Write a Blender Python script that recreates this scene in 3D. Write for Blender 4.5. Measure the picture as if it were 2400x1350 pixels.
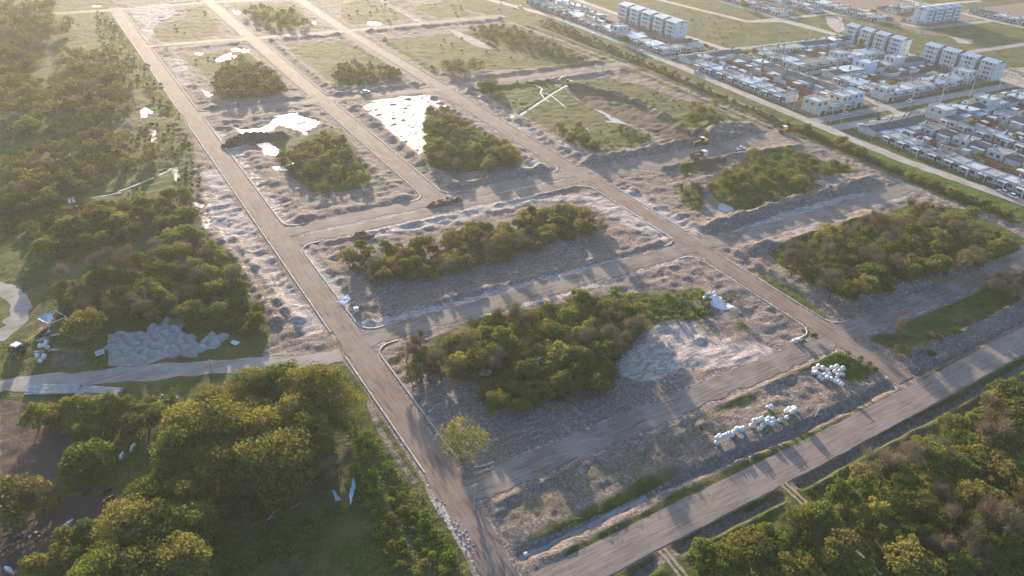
import bpy, math, random
import numpy as np
from mathutils import Vector, Matrix, Euler
for o in list(bpy.data.objects): bpy.data.objects.remove(o)
scene = bpy.context.scene
col = scene.collection
rad = math.radians
HAZE = 0.00012
# ------------------------------------------------------------------ camera
CAM_H = 110.0
F_PX, PITCH, ROLL, YAW = 1817.1, rad(31.718), rad(3.119), rad(32.878)
_f = np.array([math.sin(YAW)*math.cos(PITCH), math.cos(YAW)*math.cos(PITCH), -math.sin(PITCH)])
_r = np.array([math.cos(YAW), -math.sin(YAW), 0.0]); _u = np.cross(_r, _f)
R_ = _r*math.cos(ROLL)+_u*math.sin(ROLL); U_ = -_r*math.sin(ROLL)+_u*math.cos(ROLL)
cam_d = bpy.data.cameras.new('camera'); cam = bpy.data.objects.new('camera', cam_d); col.objects.link(cam)
cam.matrix_world = Matrix(((R_[0], U_[0], -_f[0], 0), (R_[1], U_[1], -_f[1], 0), (R_[2], U_[2], -_f[2], CAM_H), (0, 0, 0, 1)))
cam_d.sensor_width = 36; cam_d.lens = F_PX/2400*36; cam_d.clip_start = 1; cam_d.clip_end = 30000
scene.camera = cam
# ------------------------------------------------------------------ sky, sun, exposure
SUN_AZ, SUN_EL = rad(14.5), rad(9.5)
w = bpy.data.worlds.new('World'); scene.world = w; w.use_nodes = True
nt = w.node_tree; bg = nt.nodes['Background']
sky = nt.nodes.new('ShaderNodeTexSky'); sky.sky_type = 'NISHITA'; sky.sun_disc = False
sky.sun_elevation = SUN_EL; sky.sun_rotation = SUN_AZ; sky.air_density = 1.0; sky.dust_density = 2.5; sky.ozone_density = 3.2
nt.links.new(sky.outputs[0], bg.inputs[0]); bg.inputs[1].default_value = 0.15
sl = bpy.data.lights.new('sun', 'SUN'); sl.energy = 4.6; sl.angle = rad(0.5); sl.color = (1.0, 0.82, 0.61)
so = bpy.data.objects.new('sun', sl); col.objects.link(so)
sdir = Vector((math.sin(SUN_AZ)*math.cos(SUN_EL), math.cos(SUN_AZ)*math.cos(SUN_EL), math.sin(SUN_EL)))
so.rotation_euler = sdir.to_track_quat('Z', 'Y').to_euler(); so.location = (0, 0, 200)
scene.view_settings.view_transform = 'Standard'; scene.view_settings.look = 'None'
scene.view_settings.gamma = 1; scene.view_settings.use_curve_mapping = False
scene.view_settings.exposure = 1.6
scene.cycles.use_denoising = True
scene.cycles.volume_bounces = 2; scene.cycles.max_bounces = 8; scene.cycles.transparent_max_bounces = 8
scene.cycles.sample_clamp_indirect = 6
# ------------------------------------------------------------------ places: a point of the photograph carried to the ground it shows
def G(x, y, z=0.0):
    d = R_*((x-1200)/F_PX) - U_*((y-675)/F_PX) + _f
    t = (z-CAM_H)/d[2]; return (d[0]*t, d[1]*t)
TILE = {'A': (0, 0), 'B': (800, 0), 'C': (1600, 0), 'D': (0, 450), 'E': (800, 450), 'F': (1600, 450), 'G': (0, 900), 'H': (800, 900), 'I': (1600, 900)}
def T(t, s, z=0.0):
    ox, oy = TILE[t] if t != 'P' else (0, 0); k = 3.0 if t != 'P' else 1.0
    return [G(ox+float(a.split(',')[0])/k, oy+float(a.split(',')[1])/k, z) for a in s.split()]
rng = random.Random(7); nrg = np.random.default_rng(7)
# ------------------------------------------------------------------ noise
def _h(ix, iy, s):
    n = (ix*374761393 + iy*668265263 + s*974634777) & 0xffffffff
    n = ((n ^ (n >> 13))*1274126177) & 0xffffffff
    return ((n ^ (n >> 16)) & 0xffff)/65535.0
def vnoise(x, y, s=0):
    ix = np.floor(x).astype(np.int64); iy = np.floor(y).astype(np.int64)
    fx = x-ix; fy = y-iy; fx = fx*fx*(3-2*fx); fy = fy*fy*(3-2*fy)
    a = _h(ix, iy, s); b = _h(ix+1, iy, s); c = _h(ix, iy+1, s); d = _h(ix+1, iy+1, s)
    return (a+(b-a)*fx)*(1-fy)+(c+(d-c)*fx)*fy - 0.5
def fbm(x, y, o=3, s=0):
    v = 0; a = 1.0
    for i in range(o): v = v+a*vnoise(x*2**i+i*17.3, y*2**i-i*9.1, s+i); a *= .5
    return v
# ------------------------------------------------------------------ node materials
def nmat(name):
    m = bpy.data.materials.new(name); m.use_nodes = True
    return m, m.node_tree, m.node_tree.nodes['Principled BSDF']
def N(nt, typ, **k):
    n = nt.nodes.new(typ)
    for a, v in k.items():
        if a.startswith('i_'): n.inputs[int(a[2:])].default_value = v
        else: setattr(n, a, v)
    return n
def mixc(nt, fac, a, b, mode='MIX'):
    n = nt.nodes.new('ShaderNodeMix'); n.data_type = 'RGBA'; n.blend_type = mode
    for sock, v in ((n.inputs[0], fac), (n.inputs[6], a), (n.inputs[7], b)):
        if isinstance(v, (int, float)): sock.default_value = v
        elif isinstance(v, tuple): sock.default_value = (*v, 1)
        else: nt.links.new(v, sock)
    return n.outputs[2]
def mth(nt, op, a, b=0.5, c=0.0, clamp=False):
    n = nt.nodes.new('ShaderNodeMath'); n.operation = op; n.use_clamp = clamp
    for i, v in enumerate((a, b, c)):
        if isinstance(v, (int, float)): n.inputs[i].default_value = v
        else: nt.links.new(v, n.inputs[i])
    return n.outputs[0]
def sstep(nt, v, lo, hi):
    n = nt.nodes.new('ShaderNodeMapRange'); n.interpolation_type = 'SMOOTHSTEP'
    nt.links.new(v, n.inputs[0]); n.inputs[1].default_value = lo; n.inputs[2].default_value = hi
    return n.outputs[0]
def noise(nt, scale, detail=3, rough=.55, vec=None, stretch=None, rot=0):
    n = nt.nodes.new('ShaderNodeTexNoise'); n.inputs['Scale'].default_value = scale
    n.inputs['Detail'].default_value = detail; n.inputs['Roughness'].default_value = rough
    if vec is None:
        g = nt.nodes.new('ShaderNodeNewGeometry'); vec = g.outputs['Position']
    if stretch:
        mp = nt.nodes.new('ShaderNodeMapping'); mp.inputs['Scale'].default_value = stretch; mp.inputs['Rotation'].default_value = (0, 0, rot)
        nt.links.new(vec, mp.inputs[0]); vec = mp.outputs[0]
    nt.links.new(vec, n.inputs[0]); return n.outputs[0]
def bump(nt, bsdf, h, strength=.5, dist=.1):
    b = nt.nodes.new('ShaderNodeBump'); b.inputs['Strength'].default_value = strength; b.inputs['Distance'].default_value = dist
    nt.links.new(h, b.inputs['Height']); nt.links.new(b.outputs[0], bsdf.inputs['Normal'])
_pm = {}
def plain(name, c, rough=.7, var=.18, scale=2.0, metal=0.0, spec=.3):
    """paint, plaster, metal: base colour with weathering noise"""
    if name in _pm: return _pm[name]
    m, nt, b = nmat(name)
    v = noise(nt, scale, 4)
    dk = tuple(x*(1-var*1.4) for x in c); lt = tuple(min(1, x*(1+var)) for x in c)
    nt.links.new(mixc(nt, sstep(nt, v, .3, .7), dk, lt), b.inputs['Base Color'])
    b.inputs['Roughness'].default_value = rough; b.inputs['Metallic'].default_value = metal
    b.inputs['Specular IOR Level'].default_value = spec
    bump(nt, b, noise(nt, scale*6, 3), .25, .02)
    _pm[name] = m; return m
# ------------------------------------------------------------------ meshes and objects
class MB:
    def __init__(s): s.v = []; s.f = []
    def add(s, vs, fs):
        n = len(s.v); s.v += [tuple(p) for p in vs]; s.f += [tuple(i+n for i in q) for q in fs]; return s
    def box(s, cx, cy, cz, sx, sy, sz, taper=1.0, rz=0.0, ry=0.0):
        x, y, z = sx/2, sy/2, sz/2; t = taper
        p = [(-x, -y, -z), (x, -y, -z), (x, y, -z), (-x, y, -z), (-x*t, -y*t, z), (x*t, -y*t, z), (x*t, y*t, z), (-x*t, y*t, z)]
        M = Matrix.Translation((cx, cy, cz)) @ Euler((0, ry, rz)).to_matrix().to_4x4()
        return s.add([M @ Vector(q) for q in p], [(3, 2, 1, 0), (4, 5, 6, 7), (0, 1, 5, 4), (1, 2, 6, 5), (2, 3, 7, 6), (3, 0, 4, 7)])
    def tube(s, a, b, r0, r1=None, n=8, cap=True):
        a = Vector(a); b = Vector(b); r1 = r0 if r1 is None else r1
        q = (b-a).to_track_quat('Z', 'Y'); vs = []
        for p, r in ((a, r0), (b, r1)):
            for i in range(n):
                t = 2*math.pi*i/n; vs.append(p+q @ Vector((r*math.cos(t), r*math.sin(t), 0)))
        fs = [(i, (i+1) % n, n+(i+1) % n, n+i) for i in range(n)]
        if cap: fs += [tuple(range(n-1, -1, -1)), tuple(range(n, 2*n))]
        return s.add(vs, fs)
    def lathe(s, prof, c=(0, 0, 0), n=12):
        vs = []; fs = []
        for r, z in prof:
            for i in range(n): t = 2*math.pi*i/n; vs.append((c[0]+r*math.cos(t), c[1]+r*math.sin(t), c[2]+z))
        for k in range(len(prof)-1):
            for i in range(n): fs.append((k*n+i, k*n+(i+1) % n, (k+1)*n+(i+1) % n, (k+1)*n+i))
        fs.append(tuple(range((len(prof)-1)*n, len(prof)*n)))
        return s.add(vs, fs)
    def prism(s, prof, x0, x1, axis='x'):
        """profile in (y,z) extruded along x"""
        n = len(prof)
        vs = [(x0, p[0], p[1]) for p in prof]+[(x1, p[0], p[1]) for p in prof]
        if axis == 'y': vs = [(-v[1], v[0], v[2]) for v in vs]
        fs = [(i, (i+1) % n, n+(i+1) % n, n+i) for i in range(n)]+[tuple(range(n-1, -1, -1)), tuple(range(n, 2*n))]
        return s.add(vs, fs)
    def mesh(s, name, mat, smooth=False):
        me = bpy.data.meshes.new(name); me.from_pydata(s.v, [], s.f); me.update()
        if mat: me.materials.append(mat)
        if smooth: me.polygons.foreach_set('use_smooth', [True]*len(me.polygons))
        return me
def ob(name, me, parent=None, loc=(0, 0, 0), rz=0.0, sc=None):
    o = bpy.data.objects.new(name, me); col.objects.link(o)
    o.location = loc; o.rotation_euler = (0, 0, rz)
    if sc is not None: o.scale = sc if isinstance(sc, tuple) else (sc, sc, sc)
    if parent is not None: o.parent = parent
    return o
def tag(o, label, cat=None, group=None, kind=None):
    if label: o['label'] = label
    if cat: o['category'] = cat
    if group: o['group'] = group
    if kind: o['kind'] = kind
    return o
def thing(name, label, cat, loc, rz=0.0, group=None, sc=None):
    return tag(ob(name, None, None, loc, rz, sc), label, cat, group)
def struct(name, me): return tag(ob(name, me), None, kind='structure')
def npmesh(name, V, Q, mat, attrs=None, smooth=False):
    """quads (n,4) or tris (n,3) from arrays"""
    me = bpy.data.meshes.new(name); k = Q.shape[1]
    me.vertices.add(len(V)); me.vertices.foreach_set('co', np.asarray(V, np.float32).ravel())
    me.loops.add(Q.size); me.loops.foreach_set('vertex_index', Q.astype(np.int32).ravel())
    me.polygons.add(len(Q)); me.polygons.foreach_set('loop_start', np.arange(len(Q), dtype=np.int32)*k)
    if smooth: me.polygons.foreach_set('use_smooth', np.ones(len(Q), bool))
    for an, av in (attrs or {}).items():
        a = me.attributes.new(an, 'FLOAT', 'POINT'); a.data.foreach_set('value', np.asarray(av, np.float32))
    me.update(); me.validate()
    if mat: me.materials.append(mat)
    return me
# ------------------------------------------------------------------ street grid (metres): long streets along y, cross streets along x
S1, S2, S3, BORDER, RT = 50.0, 103.5, 158.5, 263.0, 286.0
C0, C1, C2, C3, C4, C5 = 66.2, 91.5, 145.0, 203.0, 315.0, 427.0
# name, points, half width, z
ROADS = [
 ('dirt_road', [(45.5, 60), (48, 80), (49, 100), (50, 146), (50, 520)], 3.0, .060, 'sy'),
 ('dirt_road', [(S2, 206), (S2, 540)], 3.0, .060, 'sy'),
 ('dirt_road', [(158, 72), (157.5, 92), (158, 118), (159.5, 150), (159, 196), (158, 206), (158, 310), (155, 427), (157, 560)], 2.8, .060, 'sy'),
 ('dirt_road', [(50, 91), (93, 91), (122, 91.5), (165, 92), (320, 93)], 3.1, .048, 'cx'),
 ('dirt_road', [(50, 145.5), (108, 145), (160, 145), (187, 142.5), (262, 143)], 3.2, .048, 'cx'),
 ('dirt_road', [(50, 206.8), (100, 207.3), (156, 206.8), (208, 203), (262, 203)], 2.9, .048, 'cx'),
 ('dirt_road', [(50, 200), (100, 200.3), (156, 200.6), (208, 199), (258, 198)], 2.1, .036, 'cx'),
 ('dirt_road', [(50, 319), (101, 318), (158, 311), (262, 312)], 2.6, .048, 'cx'),
 ('dirt_road', [(50, 430), (104, 427), (155, 425), (256, 427)], 2.6, .048, 'cx'),
 ('dirt_road', [(-90, 519), (51, 516), (104, 520), (156, 512)], 2.6, .048, 'cx'),
 ('paved_road', [(-120, 65.5), (57, 66), (115, 66.2), (165, 67), (201, 68), (420, 72)], 3.35, .054, 'pv'),
 ('town_road', [(268, 640), (274, 470), (288, 413), (290, 339), (286, 260), (284, 207), (283, 162), (288, 116), (296, 20)], 2.9, .060, 'tw'),
 ('town_road', [(332, 460), (332, 405), (335, 343), (338, 296), (340, 261), (338, 220), (333, 200), (332, 140), (334, 40)], 2.6, .054, 'tw'),
 ('town_road', [(432, 420), (431, 311), (434, 258), (436, 205), (440, 120)], 2.8, .054, 'tw'),
 ('town_road', [(284, 312), (335, 312), (424, 306), (432, 306)], 2.5, .048, 'ta'),
 ('town_road', [(339, 261), (401, 260), (470, 253), (560, 250), (760, 245)], 2.6, .048, 'ta'),
 ('town_road', [(283, 208), (335, 206), (394, 204), (470, 201), (640, 190)], 3.0, .048, 'ta'),
 ('town_road', [(284, 198), (335, 196), (403, 194), (470, 192), (640, 181)], 3.0, .042, 'ta'),
 ('town_road', [(375, 520), (393, 412), (402, 360), (426, 352), (431, 311)], 2.8, .042, 'tw'),
 ('town_road', [(402, 359), (476, 356), (640, 346)], 2.5, .036, 'tw'),
 ('town_road', [(480, 470), (484, 401), (483, 353), (509, 303)], 2.8, .048, 'tw'),
 ('town_road', [(509, 303), (573, 299), (720, 292)], 2.8, .042, 'ta'),
 ('town_road', [(583, 420), (578, 300), (590, 180)], 3.0, .036, 'tw'),
]
LEFT_TRACK = T('P', '-120,935 0,905 110,893 250,882 400,868 560,858 700,852 800,832')
CURVE = T('P', '-60,810 -10,795 25,768 48,735 50,708 30,690 0,680 -60,660')
FOOT = T('P', '1836,1135 1870,1165 1905,1200 1945,1240 2010,1300 2060,1350')
FOOT2 = T('P', '1550,1288 1570,1310 1600,1350 1640,1400')
ROADS += [('dirt_track', LEFT_TRACK, 2.6, .040, 'lt'), ('dirt_track', CURVE, 2.4, .044, 'lt'),
          ('footpath', FOOT, .95, .05, 'fp'), ('footpath', FOOT2, .95, .05, 'fp')]
def resample(p, step):
    p = [np.array(q[:2], float) for q in p]; out = []
    for a, b in zip(p[:-1], p[1:]):
        n = max(1, int(np.linalg.norm(b-a)/step))
        out += [a+(b-a)*i/n for i in range(n)]
    return np.array(out+[p[-1]])
def smooth_line(p, it=2):
    for _ in range(it):
        q = [p[0]]
        for a, b in zip(p[:-1], p[1:]):
            a = np.array(a[:2]); b = np.array(b[:2]); q += [tuple(a*.75+b*.25), tuple(a*.25+b*.75)]
        q.append(p[-1]); p = q
    return p
# ------------------------------------------------------------------ the ground sheet
def axis(spec):
    out = [spec[0][0]]
    for a, b, st in spec: out += list(np.linspace(a, b, max(1, round((b-a)/st))+1)[1:])
    return np.array(out)
GX = axis([(-4000, -1500, 1250), (-1500, -400, 220), (-400, -80, 20), (-80, 275, .66), (275, 480, 1.3), (480, 720, 2.4), (720, 900, 12), (900, 2000, 180), (2000, 4000, 1000)])
GY = axis([(-4000, -1200, 1400), (-1200, -300, 180), (-300, 15, 15), (15, 235, .63), (235, 340, .9), (340, 600, 1.6), (600, 760, 10), (760, 2000, 180), (2000, 4000, 1000)])
NX, NY = len(GX), len(GY)
XX, YY = np.meshgrid(GX, GY)          # [iy, ix]
Z = np.zeros_like(XX)
def box_idx(x0, x1, y0, y1): return (slice(max(0, np.searchsorted(GY, y0)-1), np.searchsorted(GY, y1)+1), slice(max(0, np.searchsorted(GX, x0)-1), np.searchsorted(GX, x1)+1))
def pl_dist(X, Y, pts):
    d = np.full(X.shape, 1e9)
    for (ax, ay), (bx, by) in zip(pts[:-1], pts[1:]):
        vx, vy = bx-ax, by-ay; L = vx*vx+vy*vy+1e-12
        t = np.clip(((X-ax)*vx+(Y-ay)*vy)/L, 0, 1)
        d = np.minimum(d, (X-ax-t*vx)**2+(Y-ay-t*vy)**2)
    return np.sqrt(d)
def inside(X, Y, pts):
    c = np.zeros(np.shape(X), bool); n = len(pts)
    for i in range(n):
        (ax, ay), (bx, by) = pts[i], pts[(i+1) % n]
        if ay == by: continue
        c ^= ((ay > Y) != (by > Y)) & (X < (bx-ax)*(Y-ay)/(by-ay)+ax)
    return c
def poly_m(pts, f):
    pts = [tuple(map(float, p[:2])) for p in pts]
    xs = [p[0] for p in pts]; ys = [p[1] for p in pts]
    ix = box_idx(min(xs)-f-1, max(xs)+f+1, min(ys)-f-1, max(ys)+f+1)
    X, Y = XX[ix], YY[ix]; d = pl_dist(X, Y, pts+[pts[0]]); sd = np.where(inside(X, Y, pts), d, -d)
    return ix, np.clip(.5+sd/(2*f), 0, 1)
L = {k: np.zeros_like(XX) for k in ('grass', 'sand', 'soil', 'wet', 'rough', 'lush', 'road')}
L['grass'][:] = 1.0; L['rough'][:] = .6
def paint(layer, pts, val, f=1.5):
    ix, m = poly_m(pts, f); L[layer][ix] = L[layer][ix]*(1-m)+val*m
def paint_line(layer, pts, hw, val, f=.8):
    pts = [tuple(map(float, p[:2])) for p in pts]
    xs = [p[0] for p in pts]; ys = [p[1] for p in pts]; e = hw+f+1
    ix = box_idx(min(xs)-e, max(xs)+e, min(ys)-e, max(ys)+e)
    m = np.clip(.5+(hw-pl_dist(XX[ix], YY[ix], pts))/(2*f), 0, 1); L[layer][ix] = L[layer][ix]*(1-m)+val*m
def ridge(pts, h, wd, rough=.35, seed=3, flat=0.0):
    pts = [tuple(map(float, p[:2])) for p in pts]
    xs = [p[0] for p in pts]; ys = [p[1] for p in pts]; e = wd*3+flat
    ix = box_idx(min(xs)-e, max(xs)+e, min(ys)-e, max(ys)+e)
    X, Y = XX[ix], YY[ix]; d = np.maximum(0, pl_dist(X, Y, pts)+fbm(X/4, Y/4, 2, seed)*wd*.7-flat)
    Z[ix] += h*np.exp(-(d/wd)**2)*(1+rough*2*fbm(X/3, Y/3, 3, seed+9))
# development land: bare
DEV = T('P', '455,360 447,460 473,517 493,553 550,600 573,637 580,683 610,733 640,765 612,838 790,835 850,900 927,1017 1000,1130 1060,1230 1110,1350')
DEV = [(51, 520), (47, 400), (46, 300)]+DEV+[(46, 62.2), (110, 62.6), (165, 63.4), (201, 64.4), (330, 68), (266, 110), (BORDER, 150), (BORDER, 300), (255, 400), (244, 440), (235, 560), (51, 560)]
paint('grass', DEV, 0, 1.2); paint('rough', DEV, 1.0, 2)
paint('sand', DEV, .28, 2)
GR = [  # green ground inside the development
 T('A', '1060,200 1300,130 1330,60 1430,45 1490,130 1560,240 1300,290 1130,290'),
 T('A', '1300,400 1700,330 1800,420 1950,520 2020,620 1900,680 1550,700 1480,580 1420,500 1320,440'),
 T('A', '1080,390 1150,470 1260,570 1390,760 1300,720 1190,580'),
 T('A', '850,80 1000,300 960,310 840,120'),
 T('A', '1600,30 2050,20 2250,200 1870,230 1720,90'),
 T('P', '670,103 805,97 945,170 940,190 867,198 800,200 770,190 693,135'),
 T('B', '280,280 760,240 1150,180 1320,210 1500,290 1700,420 1800,440 1750,470 1200,490 700,500 640,520 500,420 330,320'),
 T('B', '480,50 700,20 830,20 1080,110 690,130'), T('B', '0,30 150,0 300,10 500,130 300,170 60,170 0,130'),
 T('B', '860,-60 1050,-40 1150,30 1400,120 1120,110 950,30'),
 T('B', '930,610 1100,560 1580,580 1620,640 1800,740 2000,870 2200,970 2050,1040 1790,1070 1600,1000 1400,880 1240,800 1050,690'),
 T('B', '1620,580 1850,550 2100,600 2400,700 2750,830 2880,835 2700,880 2500,930 2400,940 2290,860 2150,760 1960,680 1720,620'),
 T('P', '640,335 700,310 800,300 875,410 860,440 740,455 690,420 640,370'),
 T('P', '1000,250 1050,270 1225,360 1210,385 1080,405 990,390 985,360'),
 T('P', '1650,430 1700,400 1760,365 1850,345 1900,370 2010,400 1960,420 1850,470 1740,503 1690,480'),
 T('P', '1590,440 1640,430 1650,470 1640,500 1600,480'),
 T('F', '600,430 850,310 1440,150 1600,80 2050,130 2400,330 2350,440 2100,490 1600,620 1420,720 1200,780 950,660 700,520'),
 T('F', '480,520 800,690 1050,880 980,890 850,810 600,650'),
 T('F', '1540,920 1900,780 2100,690 2500,560 2500,720 2190,860 1960,980 1650,1120 1460,1100 1330,1050 1320,1010 1480,1000'),
 T('E', '500,1150 640,1050 900,890 1300,830 1900,720 2400,690 2400,890 2120,990 2000,1100 1900,1230 1800,1380 1600,1400 1480,1440 1200,1520 1050,1500 960,1350 760,1300 600,1280'),
 T('F', '0,690 110,670 180,720 140,760 0,750'), T('F', '0,780 90,800 160,880 60,910 0,905'), T('F', '350,920 420,910 470,950 420,970'),
 T('F', '670,1090 780,1040 900,1000 990,960 1010,1010 870,1080 690,1130'), T('F', '220,1300 400,1220 640,1130 660,1150 400,1260 230,1340'),
 T('H', '1190,760 1400,690 1650,560 1900,440 1910,460 1660,590 1350,710 1200,780'),
 T('F', '540,1330 900,1220 1160,1100 1250,1150 1390,1240 1330,1280 1250,1370 1100,1300 900,1250 560,1345'),
 T('H', '1300,1080 1500,970 1900,790 2100,650 2400,540 2400,620 2000,850 1600,1020 1320,1110'),
 T('I', '150,220 350,120 560,60 560,80 330,190 160,240'), T('I', '420,400 600,200 780,150 830,200 640,330 480,370'),
 T('P', '1290,1345 1330,1290 1500,1205 1600,1145 1700,1100 1900,1012 2080,927 2200,862 2420,750 2420,772 2187,895 1920,1022 1600,1168 1290,1362'),
 T('H', '0,100 150,120 330,330 600,700 900,1250 880,1360 500,1500 0,1400'),
]
for g in GR: paint('grass', g, 1.0, 1.1); paint('rough', g, .7, 1.5)
# half-green, weedy verges
for g, v in ((T('F', '420,430 560,480 1060,800 1050,900 800,690'), .45), (T('D', '1500,330 1650,520 1900,930 2150,1000 2000,800 1800,500'), .30),
             (T('C', '700,1250 1000,1190 1200,1230 940,1290'), .4), (T('A', '1400,780 1700,780 1650,880 1450,880'), .4),
             (T('H', '760,600 1000,620 1250,560 1900,280 1900,320 1300,590 950,670'), .45), (T('H', '1100,850 1400,700 2100,450 2400,330 2400,520 1800,800 1400,950'), .32),
             (T('F', '220,640 500,700 480,800 250,760'), .4), (T('H', '1300,0 1800,60 1300,200 1000,220'), .4), (T('I', '0,480 800,210 1400,-40 1400,20 700,340 0,620'), .30)):
    paint('grass', g, v, 2.5)
SA = [(T('P', '470,450 520,440 560,480 620,570 700,690 770,780 740,800 680,760 640,700 600,640 540,580 490,530'), .52),
 (T('A', '900,50 1200,25 1240,90 1060,190 960,140'), 1.0), (T('A', '990,190 1080,180 1070,280 1020,270'), .7), (T('A', '1150,400 1300,430 1360,620 1260,600'), .6),
 (T('E', '1950,1200 2100,1080 2250,900 2400,880 2600,1010 3000,1080 3050,1150 2700,1230 2400,1240 2150,1330 1980,1300'), .85),
 (T('E', '940,1170 1040,1190 1060,1290 980,1300'), .9),
 (T('F', '300,300 750,140 1200,20 1560,0 1560,50 1150,130 800,270 480,350'), 1.0), (T('F', '780,240 930,210 900,260 790,290'), .9),
 (T('E', '0,300 300,250 700,130 1300,30 1800,10 2030,120 2330,310 2280,350 2000,240 1700,60 1400,60 700,230 200,330'), .72),
 (T('E', '0,205 570,100 580,118 0,235'), 1.0), (T('E', '850,45 1280,-10 1290,5 860,60'), 1.0),
 (T('E', '40,950 700,800 1400,610 2330,380 2340,400 1400,640 700,830 60,980'), .9), (T('E', '120,1050 480,960 1400,760 2000,590 2400,460 2400,480 1400,780 500,980 170,1090'), .85),
 (T('D', '2080,400 2180,420 2400,700 2480,860 2400,800 2250,600'), .85), (T('A', '1570,1050 1690,1020 1900,1340 2050,1500 2100,1620 1950,1600 1800,1400'), .5),
 (T('A', '1420,860 1600,950 1540,1000 1440,900'), .6), (T('A', '1370,1190 1520,1200 1640,1350 1500,1330'), .8),
 (T('D', '1480,90 1600,50 1800,270 1700,300 1550,280'), .8), (T('D', '1950,600 2100,760 2250,960 2150,980 2050,850'), 1.0),
 (T('B', '820,0 1080,95 1060,105 800,5'), .8), (T('B', '290,0 660,180 600,185 330,50 270,5'), .8), (T('B', '760,205 900,250 1100,350 960,330 800,250'), .7),
 (T('B', '920,760 1180,850 1700,1050 1780,1080 1650,1090 1400,980 1000,830'), .55), (T('P', '1450,430 1560,490 1660,550 1600,555 1500,500'), .7),
 (T('P', '1230,380 1275,385 1260,400 1215,400'), .9), (T('H', '1900,240 2300,100 2400,120 2400,60 1900,260'), .4),
 (T('H', '610,740 680,790 790,900 880,1040 950,1160 900,1210 820,1090 700,930 630,840'), 1.0), (T('C', '940,1290 1000,1230 1200,1220 1190,1250 1000,1310'), .9),
 (T('P', '1690,478 1715,490 1690,500 1675,495'), .8), (T('C', '2200,480 2450,470 2450,580 2230,580'), .5), (T('C', '1000,110 1120,120 1150,220 1080,225 1020,180'), .8),
 (T('C', '1860,250 2050,280 2030,310 1890,300'), .8), (T('C', '660,80 740,85 730,105 680,100'), .8), (T('C', '600,40 650,50 620,60'), .8), (T('C', '840,85 920,92 870,100'), .7)]
for p, v in SA: paint('sand', p, v, 1.3); paint('grass', p, 0.0 if v > .5 else .1, 1.3)
SO = [(T('E', '560,100 640,60 840,35 860,60 800,90 620,120'), 1), (T('B', '1560,600 1640,600 1960,690 2150,760 2400,920 2600,960 2560,1010 2300,1000 2100,890 1900,830 1600,660'), .75),
 (T('A', '1530,1030 1700,955 2000,945 2250,870 2230,920 2000,985 1600,1045'), 1), (T('E', '60,300 160,290 240,310 150,340 70,330'), .9), (T('E', '690,145 790,125 800,135 700,155'), .9),
 (T('G', '0,100 130,130 450,220 520,500 480,640 300,700 0,650'), .9), (T('G', '0,1000 300,900 480,780 900,740 950,850 700,1000 450,1150 100,1350 0,1350'), 1),  # first patch: corral soil painted darker for the shrub row's shade
 (T('F', '0,300 60,340 0,400'), .8), (T('F', '20,380 190,320 300,330 200,430 50,440'), .5), (T('P', '1600,375 1700,370 1710,395 1640,410 1600,395'), .8),
 (T('I', '700,330 920,280 930,310 760,380'), .5), (T('D', '350,1050 600,1100 650,1240 330,1250'), .5), (T('F', '120,980 230,960 260,1060 180,1090 130,1050'), .4),
 (T('B', '200,0 420,-10 700,160 560,150'), .45), (T('C', '0,60 400,170 350,310 100,240'), .35), (T('C', '1300,140 1900,250 1700,280 1300,190'), .35)]
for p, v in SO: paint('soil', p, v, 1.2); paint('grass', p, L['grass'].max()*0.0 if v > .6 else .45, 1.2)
# junctions: brown earth dragged round the corners
for x, y in ((S1, C1), (S1, C2), (S1, C3), (S3, C1), (S3, C2), (S3, C3), (S2, C3), (S2, 318), (S1, 319), (158, 311), (155, 426), (S2, 427), (S1, 430)):
    paint('soil', [(x+7*math.cos(a)*(1+.3*math.sin(3*a)), y+6*math.sin(a)) for a in np.linspace(0, 6.28, 14)], .5, 2.5)
# strip between the border ditch and the town
paint('grass', [(BORDER+1, 110), (282, 110), (281, 300), (284, 420), (262, 560), (240, 560), (252, 420)], 1, 1)
paint_line('grass', [(263, 110), (263, 310), (255, 400), (244, 450)], 1.5, 0.1, .8); paint_line('sand', [(263, 110), (263, 310), (255, 400), (244, 450)], .8, .5, .5)
paint_line('grass', [(273.5, 205), (274.5, 260), (276, 330)], 1.2, .25, .8)
# town yards: trodden earth and patchy grass
for x0, x1, y0, y1, gv in ((290, 330, 316, 450, .35), (290, 334, 212, 307, .3), (341, 428, 264, 303, .3), (341, 428, 210, 256, .3), (290, 329, 60, 191, .5), (336, 430, 60, 190, .4), (488, 575, 303, 400, .4), (582, 700, 180, 330, .4), (430, 480, 362, 460, .5)):
    paint('grass', [(x0, y0), (x1, y0), (x1, y1), (x0, y1)], gv, 1.5)
paint('grass', [(386, 405), (398, 362), (430, 308), (350, 312), (340, 330), (337, 400)], .62, 3); paint('soil', [(386, 405), (398, 362), (430, 308), (350, 312), (340, 330), (337, 400)], .15, 3)
for p in (T('C', '1250,200 1450,160 1650,240 1900,260 2000,340 1700,330 1600,300'), T('C', '2000,400 2400,330 2400,470 2200,470')): paint('grass', p, .68, 2.5)
for p, v in (([(274.5, 108), (282, 108), (281.5, 212), (276, 212)], 1), ([(278, 212), (282, 212), (284, 300), (279, 300)], .5), (GR[-1], .12), (GR[8], .3), (T('D', '0,300 160,450 130,640 0,680'), .6), (T('A', '380,0 620,30 800,330 560,300 400,150'), .35),
          (GR[10], .45), (GR[11], .45), (GR[6], .4), (GR[5], .4), (GR[0], .3), (T('I', '0,1000 700,660 2000,-30 2000,40 720,740 0,1100'), .35), (GR[26], .7), (GR[20], .6), (GR[21], .7)): paint('lush', p, v*.85, 2.5)
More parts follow.
